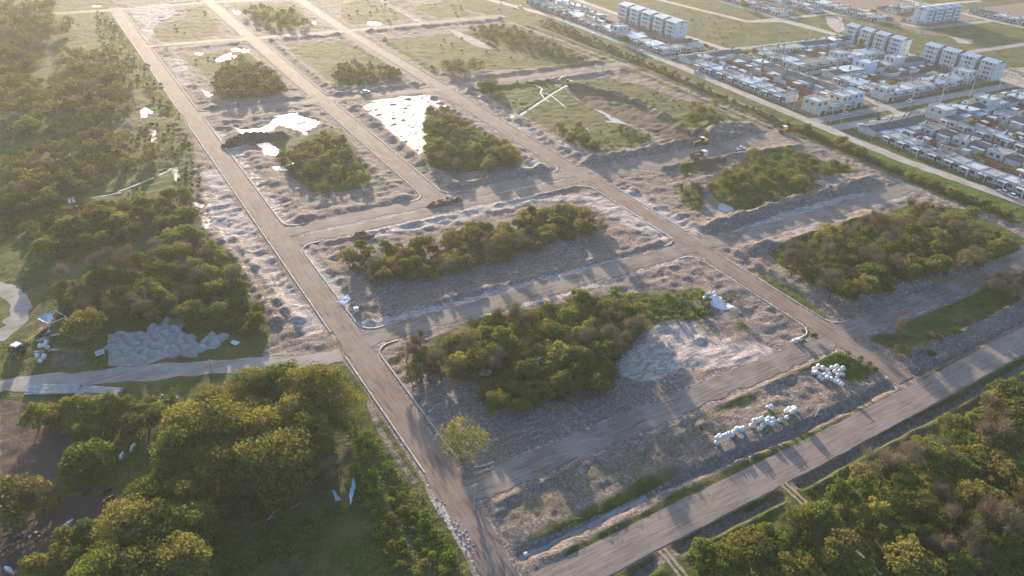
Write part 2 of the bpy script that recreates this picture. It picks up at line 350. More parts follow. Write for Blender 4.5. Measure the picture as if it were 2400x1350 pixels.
# weedy lower strip and rough ground between street and wood
paint('grass', T('H', '1150,800 1700,560 2400,260 2700,130 2700,300 2400,560 1900,800 1500,990 1200,1120 1000,900'), .44, 3); paint('grass', T('I', '0,480 400,300 900,60 1300,-100 1300,0 900,250 400,430 0,600'), .42, 3)
paint('grass', T('F', '560,640 800,760 1000,900 980,950 760,1060 420,1200 250,1260 600,1000'), .25, 3); paint('grass', T('H', '500,420 800,600 760,640 1200,560 1800,300 2400,60 2400,20 1800,200 1200,330 800,380'), .36, 3)
paint('rough', T('A', '640,60 760,60 1290,860 1380,1100 1450,1400 1300,1400 1000,900 900,600'), .9, 3); paint('grass', T('A', '1100,700 1290,860 1400,1150 1330,1200 1180,900'), .6, 3)
paint('sand', T('D', '760,1000 980,980 1020,1030 1150,890 1300,860 1310,930 1250,990 1400,1060 1450,1010 1600,995 1610,1030 1430,1120 1180,1160 1000,1225 760,1225'), 1, .8); paint('grass', T('D', '760,1000 980,980 1020,1030 1150,890 1300,860 1310,930 1250,990 1400,1060 1450,1010 1600,995 1610,1030 1430,1120 1180,1160 1000,1225 760,1225'), 0, .8)
paint_line('grass', T('H', '190,130 260,300 330,420 420,560 520,690'), .7, .15, .6); paint_line('grass', T('H', '150,420 300,800 460,1100 620,1350'), .6, .3, .5)
# ---- relief
wx = fbm(XX/14, YY/14, 2, 61)*8; wy = fbm(XX/14, YY/14, 2, 67)*8
zr = fbm(XX/3.0, YY/2.2, 3, 11)*.50 + fbm((XX+wx)/8, (YY+wy)/1.5, 2, 31)*.24 + fbm((XX+YY*.4+wx)/1.6, (YY-wy)/7, 2, 41)*.14
fine = np.clip((900-np.hypot(XX-150, YY-250))/200, 0, 1)
Z += L['rough']*zr*fine + fbm(XX/40, YY/40, 2, 5)*.35*fine
def ring(x0, x1, y0, y1, h, wd, sides='lrbt'):
    if 'b' in sides: ridge([(x0, y0), (x1, y0)], h, wd)
    if 't' in sides: ridge([(x0, y1), (x1, y1)], h, wd, seed=5)
    if 'l' in sides: ridge([(x0, y0), (x0, y1)], h, wd, seed=6)
    if 'r' in sides: ridge([(x1, y0), (x1, y1)], h, wd, seed=8)
ring(60, 94, 214, 306, .5, 2.2); ring(113, 148, 214, 303, 1.1, 2.2, 'lrb'); ring(168, 255, 211, 303, 1.0, 2.0, 'lt'); ring(60, 94, 325, 420, .5, 2); ring(112, 149, 322, 420, .7, 2); ring(168, 252, 320, 420, .8, 2.2)
ridge([(170, 212), (190, 212), (215, 211), (240, 209)], 2.0, 2.4); ridge([(228, 213), (240, 222), (252, 214)], 2.2, 4)
ridge([(172, 152), (200, 153), (230, 153), (252, 154)], 2.0, 2.6); ridge([(215, 133), (228, 134)], 1.8, 2.6); ridge([(172, 136), (186, 134), (200, 133)], 1.3, 2.2)
ridge([(178, 99), (198, 99), (225, 100), (250, 101)], 1.6, 2.6); ridge([(177, 100), (180, 106)], 1.4, 2.5); ridge([(190, 196), (235, 192), (255, 190)], 1.1, 2.2)
ridge(T('B', '1640,610 1960,680 2150,750 2400,910 2560,985'), 1.9, 2.6); ridge(T('A', '1560,1025 1750,970 2000,960'), 1.0, 1.4); ridge(T('E', '600,90 830,50'), 1.0, 1.3)
ridge([(57, 152), (57, 196)], .45, 1.0); ridge([(62, 152), (62, 196)], .4, 1.0); ridge([(66, 152.5), (150, 151.5)], .5, 1.2); ridge([(66, 196), (150, 196)], .35, 1.0)
ridge(T('D', '1560,330 1760,620 1950,900'), .8, 1.5); ridge(T('D', '1650,320 1850,600 2080,900'), .7, 1.3)
ridge([(168, 98), (168, 138)], .5, 1.0); ridge([(165.5, 100), (165.5, 138)], -.45, 1.0); ridge([(168, 152), (168, 194)], .5, 1.1)
ridge([(54, 86), (70, 86.4), (110, 87), (150, 87)], .5, 1.0); ridge(T('F', '1050,1180 1180,1120 1290,1190'), 1.3, 2.6)
ridge(T('F', '1600,1150 1900,1020 2200,880 2500,730'), .9, 1.3, .8); ridge(T('F', '1310,1010 1480,1010 1650,1030'), .6, 1.0)
# ditches beside the paved road
DN = T('H', '1210,1235 1500,1090 1900,900 2400,670')+T('I', '300,540 700,380 1100,190 1450,10')+T('F', '1900,1160 2400,900 2800,690')
ridge(DN, -1.0, 1.0, .1)
DS1 = T('I', '770,735 1000,610 1500,340 2000,80 2500,-190'); DS2 = T('I', '-330,1340 0,1150 350,960 700,800')
ridge(DS1, -1.3, .75, .1, flat=.35); ridge(DS2, -1.3, .75, .1, flat=.35)
for d in (DS1, DS2): paint_line('grass', d, .75, .05, .4)
ridge(T('I', '830,770 1100,620 1600,350 2100,90 2500,-120'), .45, .8); ridge(T('I', '-200,1340 50,1200 400,1010 720,830'), .5, .8)
paint_line('grass', T('I', '860,790 1100,650 1600,380 2100,110'), 1.0, .55, 1.2)
paint_line('grass', T('I', '-330,1170 0,1020 660,690 1050,470 1950,0 2400,-230'), .45, .15, .4)
paint_line('grass', DN, .7, .1, .5)
# swales between border and town
ridge([(271, 110), (271, 300), (266, 400)], -.5, 1.5); ridge([(265.5, 110), (265.5, 330), (258, 400)], .7, 1.4)
# ponds sit in hollows
PONDS = [
 ('pond', T('A', '1650,890 1690,912 1830,902 1900,872 1925,830 1960,808 2060,788 2160,830 2252,852 2230,885 2180,905 2150,950 2110,915 2040,905 2000,880 1950,880 1925,905 1900,938 1780,962 1690,932'), 'ragged bright pond in the block lined by dark spoil'),
 ('pond', T('A', '1800,1012 1890,998 1955,1050 1950,1096 1890,1085 1860,1080 1840,1040'), 'small bright pond below the dark spoil bank'),
 ('pond', T('B', '150,750 250,702 410,682 570,668 660,695 740,760 680,755 620,735 590,800 592,850 640,950 610,1050 540,1092 450,1012 340,932 280,852 200,802'), 'largest bright pond wrapping around a wooded island'),
 ('ditch_water', None, 'straight bright water channel crossing the green meadow'),
 ('pond', T('B', '1770,765 1820,772 1870,800 1960,845 2025,876 1960,868 1880,858 1830,842 1900,848 1850,805'), 'thin pool along the dark earth bank in the meadow'),
 ('puddle', T('A', '1615,348 1650,338 1755,350 1745,364 1640,358'), 'long puddle above the wooded block clump'),
 ('puddle', T('A', '1490,432 1560,392 1620,370 1672,402 1620,416 1540,432'), 'irregular puddle beside the bushes, below the long puddle'),
 ('puddle', T('A', '1368,374 1400,366 1432,374 1420,386 1376,384'), 'small oval puddle in the upper green block'),
 ('puddle', T('A', '1432,635 1450,650 1495,664 1470,676 1442,674'), 'hooked puddle beneath the bushes near the cross street'),
 ('puddle', T('A', '1640,70 1690,84 1684,98 1645,92'), 'far puddle beside the second long street'),
 ('puddle', T('B', '180,154 240,148 292,165 250,181 190,176'), 'far bright puddle beside the upper cross street'),
 ('puddle', T('A', '985,775 1020,752 1082,782 1064,800 1042,792 1030,832 992,824'), 'branching puddle at the wood edge left of the main street'),
 ('puddle', T('A', '1052,900 1068,905 1080,1008 1066,1010'), None), ('puddle', T('A', '1082,905 1098,912 1104,1010 1088,1006'), None),
 ('puddle', T('A', '1198,1180 1214,1176 1256,1300 1242,1302'), None), ('puddle', T('A', '1228,1172 1244,1170 1272,1262 1256,1264'), None),
 ('puddle', T('D', '1350,68 1390,75 1436,88 1424,112 1380,102'), 'shining puddle on the sandy verge of the main street'),
 ('puddle', T('D', '1424,150 1436,152 1438,240 1426,240'), None), ('puddle', T('D', '1458,180 1470,182 1472,250 1460,250'), None),
 ('puddle', T('A', '1915,1172 2022,1160 2022,1200 1950,1196'), 'puddle between the two scrub clumps of the first pond block'),
 ('puddle', T('D', '2016,475 2060,468 2104,480 2080,500 2030,500'), 'lone puddle on the bare verge above the double cross street'),
 ('puddle', T('F', '240,75 300,80 345,105 382,152 310,152 255,125'), 'milky grey pool at the corner of the scrub block'),
 ('puddle', T('H', '1858,467 1950,398 2100,312 2300,262 2220,312 2080,385 1960,440'), 'long pale wet sliver beside the lowest cross street'),
 ('puddle', T('B', '910,668 940,672 1010,715 1110,770 1090,776 1000,725'), 'narrow puddle line beside the third long street'),
 ('puddle', T('B', '1160,790 1185,795 1215,825 1190,830'), 'short puddle at the foot of the water channel'),
 ('puddle', T('B', '1640,690 1670,698 1660,708'), 'tiny puddle under the dark earth bank'), ('puddle', T('F', '2230,485 2340,445 2335,460 2240,510'), 'puddle at the far end of the dense wood'),
 ('puddle', T('C', '800,1110 850,1100 850,1130 810,1125'), 'bluish puddle among scrub beside the graded street'), ('puddle', T('C', '195,890 250,885 245,905 200,905'), 'pale puddle by the earth bank corner'),
 ('puddle', T('A', '2190,155 2220,150 2215,172 2195,170'), 'speck of water at the top meadow corner'), ('puddle', T('A', '650,40 715,38 710,46 655,48'), 'flat far puddle at the end of the main street'),
]
PONDS[3] = ('ditch_water', None, PONDS[3][2])
CANAL = [T('B', '1255,810 1370,735 1430,695 1480,660 1590,595')]
CANAL2 = [T('B', '1345,592 1385,605 1412,622 1400,655 1430,692 1460,715'), T('B', '1415,648 1470,666 1520,705 1580,755'), T('B', '1500,592 1550,612'), T('B', '1690,875 1740,915'),
          T('A', '2012,1160 2120,1130 2250,1100 2400,1085'), T('A', '830,1345 900,1320 1050,1260 1180,1200 1200,1180'), T('P', '160,462 164,475'), T('P', '170,460 174,473'), T('D', '640,40 750,20 850,0'), T('D', '140,305 190,275')]
for n, p, l in PONDS:
    if p is None: continue
    ix, m = poly_m(p, 1.5); Z[ix] = Z[ix]*(1-m)+m*(-.26+1.15*fbm(XX[ix]/3.2, YY[ix]/3.2, 4, 91)); paint('wet', p, 1, 2.2); paint('grass', p, 0, .9); paint('sand', p, .3, .8); paint('soil', p, .4, .8)
for c in CANAL: ridge(c, -.8, .9, 0)
for c in CANAL2: ridge(c, -.5, .6, 0)
for p in (T('D', '1380,0 1500,0 1650,300 1900,700 2150,1000 1950,980 1650,560 1500,330'), T('A', '1560,1060 1700,1020 2000,1400 2100,1600 1950,1600'), T('F', '300,300 750,140 1400,10 1500,60 1150,130 480,350'), T('E', '0,300 700,130 1300,30 1700,20 1400,60 700,230 200,330'), T('E', '100,1000 1400,620 2300,400 2340,430 1400,700 150,1060')): paint('wet', p, .36, 2)
# flatten under roads
for n, p, hw, z, k in ROADS:
    pts = smooth_line(p, 2) if k in ('lt', 'fp') else p
    pts = [tuple(map(float, q[:2])) for q in pts]
    xs = [q[0] for q in pts]; ys = [q[1] for q in pts]; e = hw+4
    ix = box_idx(min(xs)-e, max(xs)+e, min(ys)-e, max(ys)+e)
    d = pl_dist(XX[ix], YY[ix], pts); e0 = 1.0 if k == 'pv' else 2.2; m = np.clip((hw+e0-d)/(.6 if k == 'pv' else 1.3), 0, 1); m = m*m*(3-2*m)
    Z[ix] *= (1-m); L['road'][ix] = np.maximum(L['road'][ix], (d < hw+.7))
    if k in ('sy', 'cx', 'pv'):
        mm = np.clip((hw+(.3 if k == 'pv' else 1.4)-d)/.8, 0, 1); L['grass'][ix] *= (1-mm*.85); L['sand'][ix] = np.maximum(L['sand'][ix], mm*.45)
paint_line('sand', [(60, 203.4), (98, 203.7), (150, 203.6)], .8, 1.0, .3)
# flat town
for x0, x1, y0, y1 in ((288, 440, 60, 460), (480, 720, 170, 420)):
    ix = box_idx(x0, x1, y0, y1); Z[ix] *= .25
def gz(x, y):
    i = min(max(np.searchsorted(GX, x)-1, 0), NX-2); j = min(max(np.searchsorted(GY, y)-1, 0), NY-2)
    u = (x-GX[i])/(GX[i+1]-GX[i]); v = (y-GY[j])/(GY[j+1]-GY[j])
    return float((Z[j, i]*(1-u)+Z[j, i+1]*u)*(1-v)+(Z[j+1, i]*(1-u)+Z[j+1, i+1]*u)*v)
def gsample(layer, x, y):
    return L[layer][min(np.searchsorted(GY, y), NY-1), min(np.searchsorted(GX, x), NX-1)]
def ground_mat():
    m, nt, b = nmat('ground_earth_grass_sand')
    at = {}
    for k in ('grass', 'sand', 'soil', 'wet', 'lush'):
        a = nt.nodes.new('ShaderNodeAttribute'); a.attribute_name = k; at[k] = a.outputs['Fac']
    nb = noise(nt, .10, 4); nm = noise(nt, .9, 5, .65); nf = noise(nt, 2.6, 4, .75); nv = noise(nt, 6.5, 3, .8)
    nsx = noise(nt, .8, 5, .7, stretch=(.28, 1.5, 1)); nsy = noise(nt, .8, 5, .7, stretch=(1.5, .3, 1), rot=.25)
    nd_ = noise(nt, 1.0, 5, .7, stretch=(.45, 1.3, 1), rot=.8); sw = sstep(nt, noise(nt, .045, 2), .46, .54); sw2 = sstep(nt, noise(nt, .07, 2), .52, .60)
    st = mth(nt, 'ADD', mth(nt, 'MULTIPLY', nsx, sw), mth(nt, 'MULTIPLY', mth(nt, 'SUBTRACT', 1.0, sw), nd_)); st = mth(nt, 'ADD', mth(nt, 'MULTIPLY', nsy, sw2), mth(nt, 'MULTIPLY', mth(nt, 'SUBTRACT', 1.0, sw2), st))
    nm2 = noise(nt, 1.5, 4, .7); dirt = mixc(nt, sstep(nt, nm, .38, .62), (0.211, 0.168, 0.148), (0.325, 0.267, 0.240))
    dirt = mixc(nt, sstep(nt, st, .52, .64), dirt, (0.479, 0.404, 0.365)); dirt = mixc(nt, mth(nt, 'MULTIPLY', sstep(nt, st, .48, .38), .6), dirt, (0.143, 0.110, 0.098))
    dirt = mixc(nt, mth(nt, 'MULTIPLY', sstep(nt, nb, .42, .66), .55), dirt, (0.303, 0.220, 0.180))
    dirt = mixc(nt, mth(nt, 'MULTIPLY', sstep(nt, nm2, .50, .40), .55), dirt, (.11, .092, .082)); dirt = mixc(nt, mth(nt, 'MULTIPLY', sstep(nt, nm2, .54, .64), .45), dirt, (.44, .40, .37))
    spk = sstep(nt, nf, .44, .56)
    dirt = mixc(nt, mth(nt, 'MULTIPLY', mth(nt, 'SUBTRACT', 1.0, spk), .72), dirt, (0.120, 0.092, 0.080)); dirt = mixc(nt, mth(nt, 'MULTIPLY', sstep(nt, nv, .56, .70), .5), dirt, (0.570, 0.488, 0.440))
    sand = mixc(nt, sstep(nt, st, .42, .60), (0.308, 0.257, 0.235), (0.570, 0.493, 0.455)); sand = mixc(nt, mth(nt, 'MULTIPLY', sstep(nt, nf, .52, .40), .5), sand, (0.228, 0.189, 0.172)); sand = mixc(nt, mth(nt, 'MULTIPLY', sstep(nt, nv, .55, .68), .5), sand, (0.690, 0.619, 0.570))
    def msk(a, k=.8, lo=.38, hi=.62, n2=None):
        return sstep(nt, mth(nt, 'ADD', a, mth(nt, 'MULTIPLY', mth(nt, 'SUBTRACT', mth(nt, 'ADD', mth(nt, 'MULTIPLY', nm, .6), mth(nt, 'MULTIPLY', st if n2 is None else n2, .4)), .5), k)), lo, hi)
    c = mixc(nt, msk(at['sand'], 1.6), dirt, sand)
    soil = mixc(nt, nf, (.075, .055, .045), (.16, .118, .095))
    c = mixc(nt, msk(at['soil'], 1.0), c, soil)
    g1 = mixc(nt, sstep(nt, nm, .3, .7), (.055, .075, .018), (.10, .118, .03))
    ng = noise(nt, .28, 4, .65); g1 = mixc(nt, mth(nt, 'MULTIPLY', sstep(nt, ng, .50, .62), .7), g1, (.04, .055, .018))
    g1 = mixc(nt, mth(nt, 'MULTIPLY', sstep(nt, nb, .42, .64), .8), g1, (.165, .138, .065))
    g1 = mixc(nt, msk(at['lush'], 1.0), g1, mixc(nt, nm, (.06, .115, .012), (.125, .185, .025)))
    g1 = mixc(nt, mth(nt, 'MULTIPLY', sstep(nt, nf, .48, .64), .75), g1, (.032, .05, .014)); g1 = mixc(nt, mth(nt, 'MULTIPLY', sstep(nt, nv, .56, .68), .5), g1, (.17, .175, .06))
    gm = msk(at['grass'], 1.1, .40, .60, nf)
    c = mixc(nt, gm, c, g1)
    wt = msk(at['wet'], 1.7)
    c = mixc(nt, mth(nt, 'MULTIPLY', wt, .35), c, mixc(nt, 1.0, c, (.55, .55, .58), 'MULTIPLY'))
    nt.links.new(c, b.inputs['Base Color'])
    wg = mth(nt, 'MULTIPLY', wt, mth(nt, 'SUBTRACT', 1.0, gm))
    r = nt.nodes.new('ShaderNodeMapRange'); nt.links.new(wg, r.inputs[0]); r.inputs[3].default_value = .9; r.inputs[4].default_value = .42
    nt.links.new(r.outputs[0], b.inputs['Roughness'])
    r2 = nt.nodes.new('ShaderNodeMapRange'); nt.links.new(wg, r2.inputs[0]); r2.inputs[3].default_value = .08; r2.inputs[4].default_value = .16; nt.links.new(r2.outputs[0], b.inputs['Specular IOR Level'])
    h = mth(nt, 'ADD', mth(nt, 'MULTIPLY', nm, .8), mth(nt, 'ADD', mth(nt, 'MULTIPLY', nf, .7), mth(nt, 'ADD', mth(nt, 'MULTIPLY', st, 1.0), mth(nt, 'MULTIPLY', nv, .25))))
    bump(nt, b, h, 1.0, .42)
    return m
GM = ground_mat()
idx = np.arange(NX*NY).reshape(NY, NX)
Q = np.stack([idx[:-1, :-1], idx[:-1, 1:], idx[1:, 1:], idx[1:, :-1]], -1).reshape(-1, 4)
gme = npmesh('ground', np.stack([XX, YY, Z], -1).reshape(-1, 3), Q, GM, {k: L[k].ravel() for k in ('grass', 'sand', 'soil', 'wet', 'lush')}, smooth=True)
struct('ground', gme)
# ------------------------------------------------------------------ roads
def road_mat(name, c1, c2, c3, st, rough=.75):
    m, nt, b = nmat(name)
    s = noise(nt, .9, 4, .6, stretch=st); f = noise(nt, 3.0, 4, .7); w = noise(nt, .15, 3); t = noise(nt, 2.2, 2, .5, stretch=st)
    c = mixc(nt, sstep(nt, s, .35, .65), c1, c2); c = mixc(nt, mth(nt, 'MULTIPLY', sstep(nt, t, .52, .66), .6), c, c3); c = mixc(nt, mth(nt, 'MULTIPLY', sstep(nt, noise(nt, 1.5, 3, .6, stretch=st), .46, .36), .7), c, tuple(x*.55 for x in c1))
    c = mixc(nt, sstep(nt, w, .4, .65), c, mixc(nt, .5, c, c3)); c = mixc(nt, mth(nt, 'MULTIPLY', sstep(nt, f, .4, .7), .3), c, tuple(x*.6 for x in c1))
    nt.links.new(c, b.inputs['Base Color']); b.inputs['Roughness'].default_value = rough+.1; b.inputs['Specular IOR Level'].default_value = .12
    bump(nt, b, mth(nt, 'ADD', s, mth(nt, 'MULTIPLY', f, .4)), .5, .08); return m
LY, LX = (1.6, .09, 1), (.09, 1.6, 1)
RM = {'sy': road_mat('brown_road_earth', (.185, .130, .104), (.25, .183, .15), (.31, .245, .205), LY), 'cx': road_mat('grey_road_earth', (.165, .127, .105), (.235, .188, .16), (.34, .295, .265), LX),
      'pv': road_mat('worn_asphalt', (.20, .158, .138), (.255, .207, .182), (.32, .262, .225), LX, .75), 'tw': road_mat('pale_road_sand', (.33, .285, .245), (.42, .37, .32), (.52, .47, .41), LY),
      'ta': road_mat('grey_street_sand', (.25, .235, .215), (.32, .30, .275), (.40, .37, .33), LX), 'lt': road_mat('track_earth', (.22, .19, .168), (.31, .27, .24), (.42, .38, .35), LX), 'fp': road_mat('path_sand', (.27, .21, .15), (.34, .27, .20), (.40, .33, .26), (1, 1, 1))}
def strip(pts, hw, z, jit=.18, step=2.0, cols=3):
    p = resample(pts, step); n = len(p); d = np.gradient(p, axis=0); d /= np.linalg.norm(d, axis=1)[:, None]+1e-9
    nr = np.stack([-d[:, 1], d[:, 0]], 1); V = []
    for k in range(cols):
        s = -1+2*k/(cols-1); j = nrg.normal(0, jit, n)*(1 if k in (0, cols-1) else 0)
        V.append(np.concatenate([p+nr*(s*hw+j)[:, None], np.full((n, 1), z)+(0.03 if 0 < k < cols-1 else 0)], 1))
    V = np.concatenate(V); Q = []
    for k in range(cols-1):
        a = np.arange(n-1)+k*n; Q.append(np.stack([a, a+n, a+n+1, a+1], 1)[:, ::-1])
    return V, np.concatenate(Q)
for n, p, hw, z, k in ROADS:
    pts = smooth_line(p, 2) if k in ('lt', 'fp') else p
    if k == 'fp':   # two wheel ruts with grass between
        pp = resample(pts, 1.0); dd = np.gradient(pp, axis=0); dd /= np.linalg.norm(dd, axis=1)[:, None]; nr_ = np.stack([-dd[:, 1], dd[:, 0]], 1)
        for sg in (-.55, .55): V, Q = strip([tuple(q) for q in pp+nr_*sg], .30, z, .07, 1.0); struct('footpath', npmesh('footpath', V, Q, RM[k], smooth=True))
        continue
    V, Q = strip(pts, hw, z, jit={'pv': .08, 'fp': .12, 'cx': .42, 'lt': .4}.get(k, .2)); struct(n, npmesh(n, V, Q, RM[k], smooth=True))
# kerbs: pale concrete, with rounded corners
KM = plain('pale_kerb_concrete', (.40, .36, .325), .85, .25, .6)
def kerb(pts):
    p = resample(pts, 1.5); n = len(p); d = np.gradient(p, axis=0); d /= np.linalg.norm(d, axis=1)[:, None]+1e-9
    nr = np.stack([-d[:, 1], d[:, 0]], 1); pr = [(-.2, 0), (-.2, .14), (.2, .14), (.2, 0)]
    V = np.concatenate([np.concatenate([p+nr*a, np.full((n, 1), h)], 1) for a, h in pr]); Q = []
    for k in range(3): a = np.arange(n-1)+k*n; Q.append(np.stack([a, a+n, a+n+1, a+1], 1)[:, ::-1])
    struct('kerb', npmesh('kerb', V, np.concatenate(Q), KM))
def corner(cx, cy, a0, a1, r=4.0): return [(cx+r*math.cos(a), cy+r*math.sin(a)) for a in np.linspace(a0, a1, 6)]
pi = math.pi
def kside(x, y0, y1, side, rb=True, rt=True, tail=2.0):
    """kerb along a long street on its side (+1 right), turning into the cross streets"""
    p = []; s = side
    if rb: p += [(x+s*(4.0+tail), y0-4.0)]+[(x+s*(4-4*math.cos(a)), y0-4*math.sin(a)) for a in np.linspace(pi/2, 0, 6)]
    else: p.append((x, y0))
    if rt: p += [(x+s*(4-4*math.cos(a)), y1+4*math.sin(a)) for a in np.linspace(0, pi/2, 6)]+[(x+s*(4.0+tail), y1+4.0)]
    else: p.append((x, y1))
    kerb(p)
kside(46.2, 99, 141, -1, False, False); kside(53.6, 99.2, 137.5, 1); kside(53.6, 152.6, 193, 1); kside(46.6, 152, 310, -1, False, False); kside(53.6, 213.8, 312, 1); kside(53.6, 326, 424, 1); kside(46.6, 325, 505, -1, False, False); kside(53.6, 436, 505, 1)
for y0, y1 in ((214, 310), (325, 420), (434, 505)): kside(S2-3.6, y0, y1, -1); kside(S2+3.6, y0, y1, 1)
for y0, y1 in ((214, 304), (320, 418)): kside(154.4, y0, y1, -1); kside(161.8, y0, y1, 1)
kside(154.3, 100, 137, -1); kside(155.4, 153, 192, -1); kside(161.6, 99.6, 136, 1, True, False); kside(163, 153, 193, 1, False, False)
#kerb([(57, 94.9), (92, 95.2), (124, 95.4), (150, 96)]); kerb([(60, 149.4), (108, 149), (150, 148.8)]); kerb([(60, 141.4), (108, 141), (150, 141)])
# ------------------------------------------------------------------ water
def water_mat():
    m, nt, b = nmat('muddy_still_water')
    b.inputs['Base Color'].default_value = (.20, .21, .21, 1); b.inputs['Roughness'].default_value = .2; b.inputs['IOR'].default_value = 1.33
    b.inputs['Specular IOR Level'].default_value = .8
    bump(nt, b, noise(nt, 1.6, 3), .10, .03); return m
WM = water_mat()
def fill(name, pts, z):
    p = resample(list(pts)+[pts[0]], 1.0)[:-1]; p = p+nrg.normal(0, .16, p.shape)
    mb = MB(); mb.v = [(float(x), float(y), z) for x, y in p]; mb.f = [tuple(range(len(p)))]
    import mathutils.geometry as mg
    tri = mg.tessellate_polygon([[Vector(v) for v in mb.v]])
    ar = sum((p[i][0]*p[(i+1) % len(p)][1]-p[(i+1) % len(p)][0]*p[i][1]) for i in range(len(p)))
    mb.f = [tuple(t) for t in tri]; me = mb.mesh(name, WM)
    if me.polygons and me.polygons[0].normal.z < 0: me.flip_normals()
    return me
for n, p, l in PONDS:
    if p is None: continue
    o = struct(n, fill(n, p, -.10)); o['label'] = l or 'thin puddle in a wheel rut beside the main street'
    if l is None: o['group'] = 'puddles in wheel ruts'
for c in CANAL: V, Q = strip(c, .65, -.12, .12, 1.0, 2); o = struct('ditch_water', npmesh('ditch_water', V, Q, WM)); o['label'] = PONDS[3][2]
for c in CANAL2: V, Q = strip(c, .42, -.10, .1, 1.0, 2); struct('rivulet_water', npmesh('rivulet_water', V, Q, WM))
DNW = T('H', '1210,1235 1500,1090 1900,900 2150,785'); V, Q = strip(DNW, .7, -.66, .15, 1.0, 2); struct('ditch_water', npmesh('ditch_water', V, Q, WM))
for d in (): V, Q = strip(d, .55, -.98, .15, 1.0, 2); struct('ditch_water', npmesh('ditch_water', V, Q, WM))
# ------------------------------------------------------------------ vegetation
def leaf_mat(name, cols, trans=.45, hue=False):
    """cols: dark, mid, light, odd; per-leaf 'tint' and per-plant random"""
    m = bpy.data.materials.new(name); m.use_nodes = True; nt = m.node_tree; nt.nodes.remove(nt.nodes['Principled BSDF'])
    a = nt.nodes.new('ShaderNodeAttribute'); a.attribute_name = 'tint'
    oi = nt.nodes.new('ShaderNodeObjectInfo')
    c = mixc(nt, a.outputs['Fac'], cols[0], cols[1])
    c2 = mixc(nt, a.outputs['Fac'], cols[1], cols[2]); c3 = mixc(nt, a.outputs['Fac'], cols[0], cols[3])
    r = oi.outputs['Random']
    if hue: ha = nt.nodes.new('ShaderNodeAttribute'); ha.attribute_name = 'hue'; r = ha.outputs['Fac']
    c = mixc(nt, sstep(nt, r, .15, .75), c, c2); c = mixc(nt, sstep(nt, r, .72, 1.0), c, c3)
    d = nt.nodes.new('ShaderNodeBsdfDiffuse'); t = nt.nodes.new('ShaderNodeBsdfTranslucent'); mx = nt.nodes.new('ShaderNodeMixShader'); mx.inputs[0].default_value = trans
    nt.links.new(c, d.inputs[0]); nt.links.new(mixc(nt, 1.0, c, (1.0, .95, .5), 'MULTIPLY'), t.inputs[0])
    nt.links.new(d.outputs[0], mx.inputs[1]); nt.links.new(t.outputs[0], mx.inputs[2]); nt.links.new(mx.outputs[0], nt.nodes['Material Output'].inputs[0]); return m
LG = leaf_mat('green_leaves', ((0.079, 0.113, 0.029), (0.149, 0.198, 0.047), (0.234, 0.260, 0.063), (0.175, 0.185, 0.074)))
LO = leaf_mat('olive_leaves', ((0.103, 0.113, 0.038), (0.198, 0.202, 0.060), (0.296, 0.274, 0.087), (0.261, 0.207, 0.099)))
LB = leaf_mat('brown_dry_twigs', ((0.111, 0.088, 0.062), (0.195, 0.156, 0.112), (0.260, 0.215, 0.156), (0.156, 0.111, 0.081)), .15)
LY_ = leaf_mat('yellow_green_leaves', ((0.156, 0.174, 0.042), (0.270, 0.280, 0.063), (0.355, 0.348, 0.081), (0.298, 0.258, 0.075)), .45)
LV = leaf_mat('vivid_green_leaves', ((0.100, 0.162, 0.028), (0.170, 0.268, 0.039), (0.242, 0.332, 0.054), (0.185, 0.244, 0.062)), .42)
LF = leaf_mat('far_mixed_leaves', ((0.080, 0.081, 0.033), (0.143, 0.146, 0.047), (0.229, 0.205, 0.079), (0.246, 0.173, 0.118)), hue=True)
BK = plain('grey_brown_bark', (.12, .095, .075), .9, .3, 3)
def quads(P, Nn, s, rg, asp=1.0):
    """leaf quads at P facing Nn"""
    n = len(P); r = rg.normal(size=(n, 3)); t = np.cross(Nn, r); t /= np.linalg.norm(t, axis=1)[:, None]+1e-9
    b = np.cross(Nn, t); b /= np.linalg.norm(b, axis=1)[:, None]+1e-9
    s = np.asarray(s).reshape(-1, 1)*np.ones((n, 1)); t = t*s*asp; b = b*s
    k = .55
    V = np.stack([P-t, P-b*k, P+t, P+b*k], 1).reshape(-1, 3); return V
def crown_pts(rg, n, R, Hc, nl, z0, dome=.75):
    """points through the volume of a crown: leafy clumps set over a dome, with gaps between"""
    lob = []
    for i in range(nl):
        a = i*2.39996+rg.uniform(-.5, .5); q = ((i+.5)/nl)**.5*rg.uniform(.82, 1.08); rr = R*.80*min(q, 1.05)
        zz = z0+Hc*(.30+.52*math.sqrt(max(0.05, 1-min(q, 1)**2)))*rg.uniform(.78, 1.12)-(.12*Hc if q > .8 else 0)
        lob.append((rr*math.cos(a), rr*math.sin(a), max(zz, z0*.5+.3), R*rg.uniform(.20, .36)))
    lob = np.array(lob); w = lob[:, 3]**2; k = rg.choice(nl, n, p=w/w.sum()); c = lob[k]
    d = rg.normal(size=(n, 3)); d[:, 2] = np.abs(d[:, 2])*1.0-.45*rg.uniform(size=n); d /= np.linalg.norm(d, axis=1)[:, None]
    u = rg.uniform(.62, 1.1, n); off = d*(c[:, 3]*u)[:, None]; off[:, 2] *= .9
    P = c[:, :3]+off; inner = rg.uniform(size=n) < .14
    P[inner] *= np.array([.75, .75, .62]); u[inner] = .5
    P[:, 2] = np.maximum(P[:, 2], .08); return P, d, u
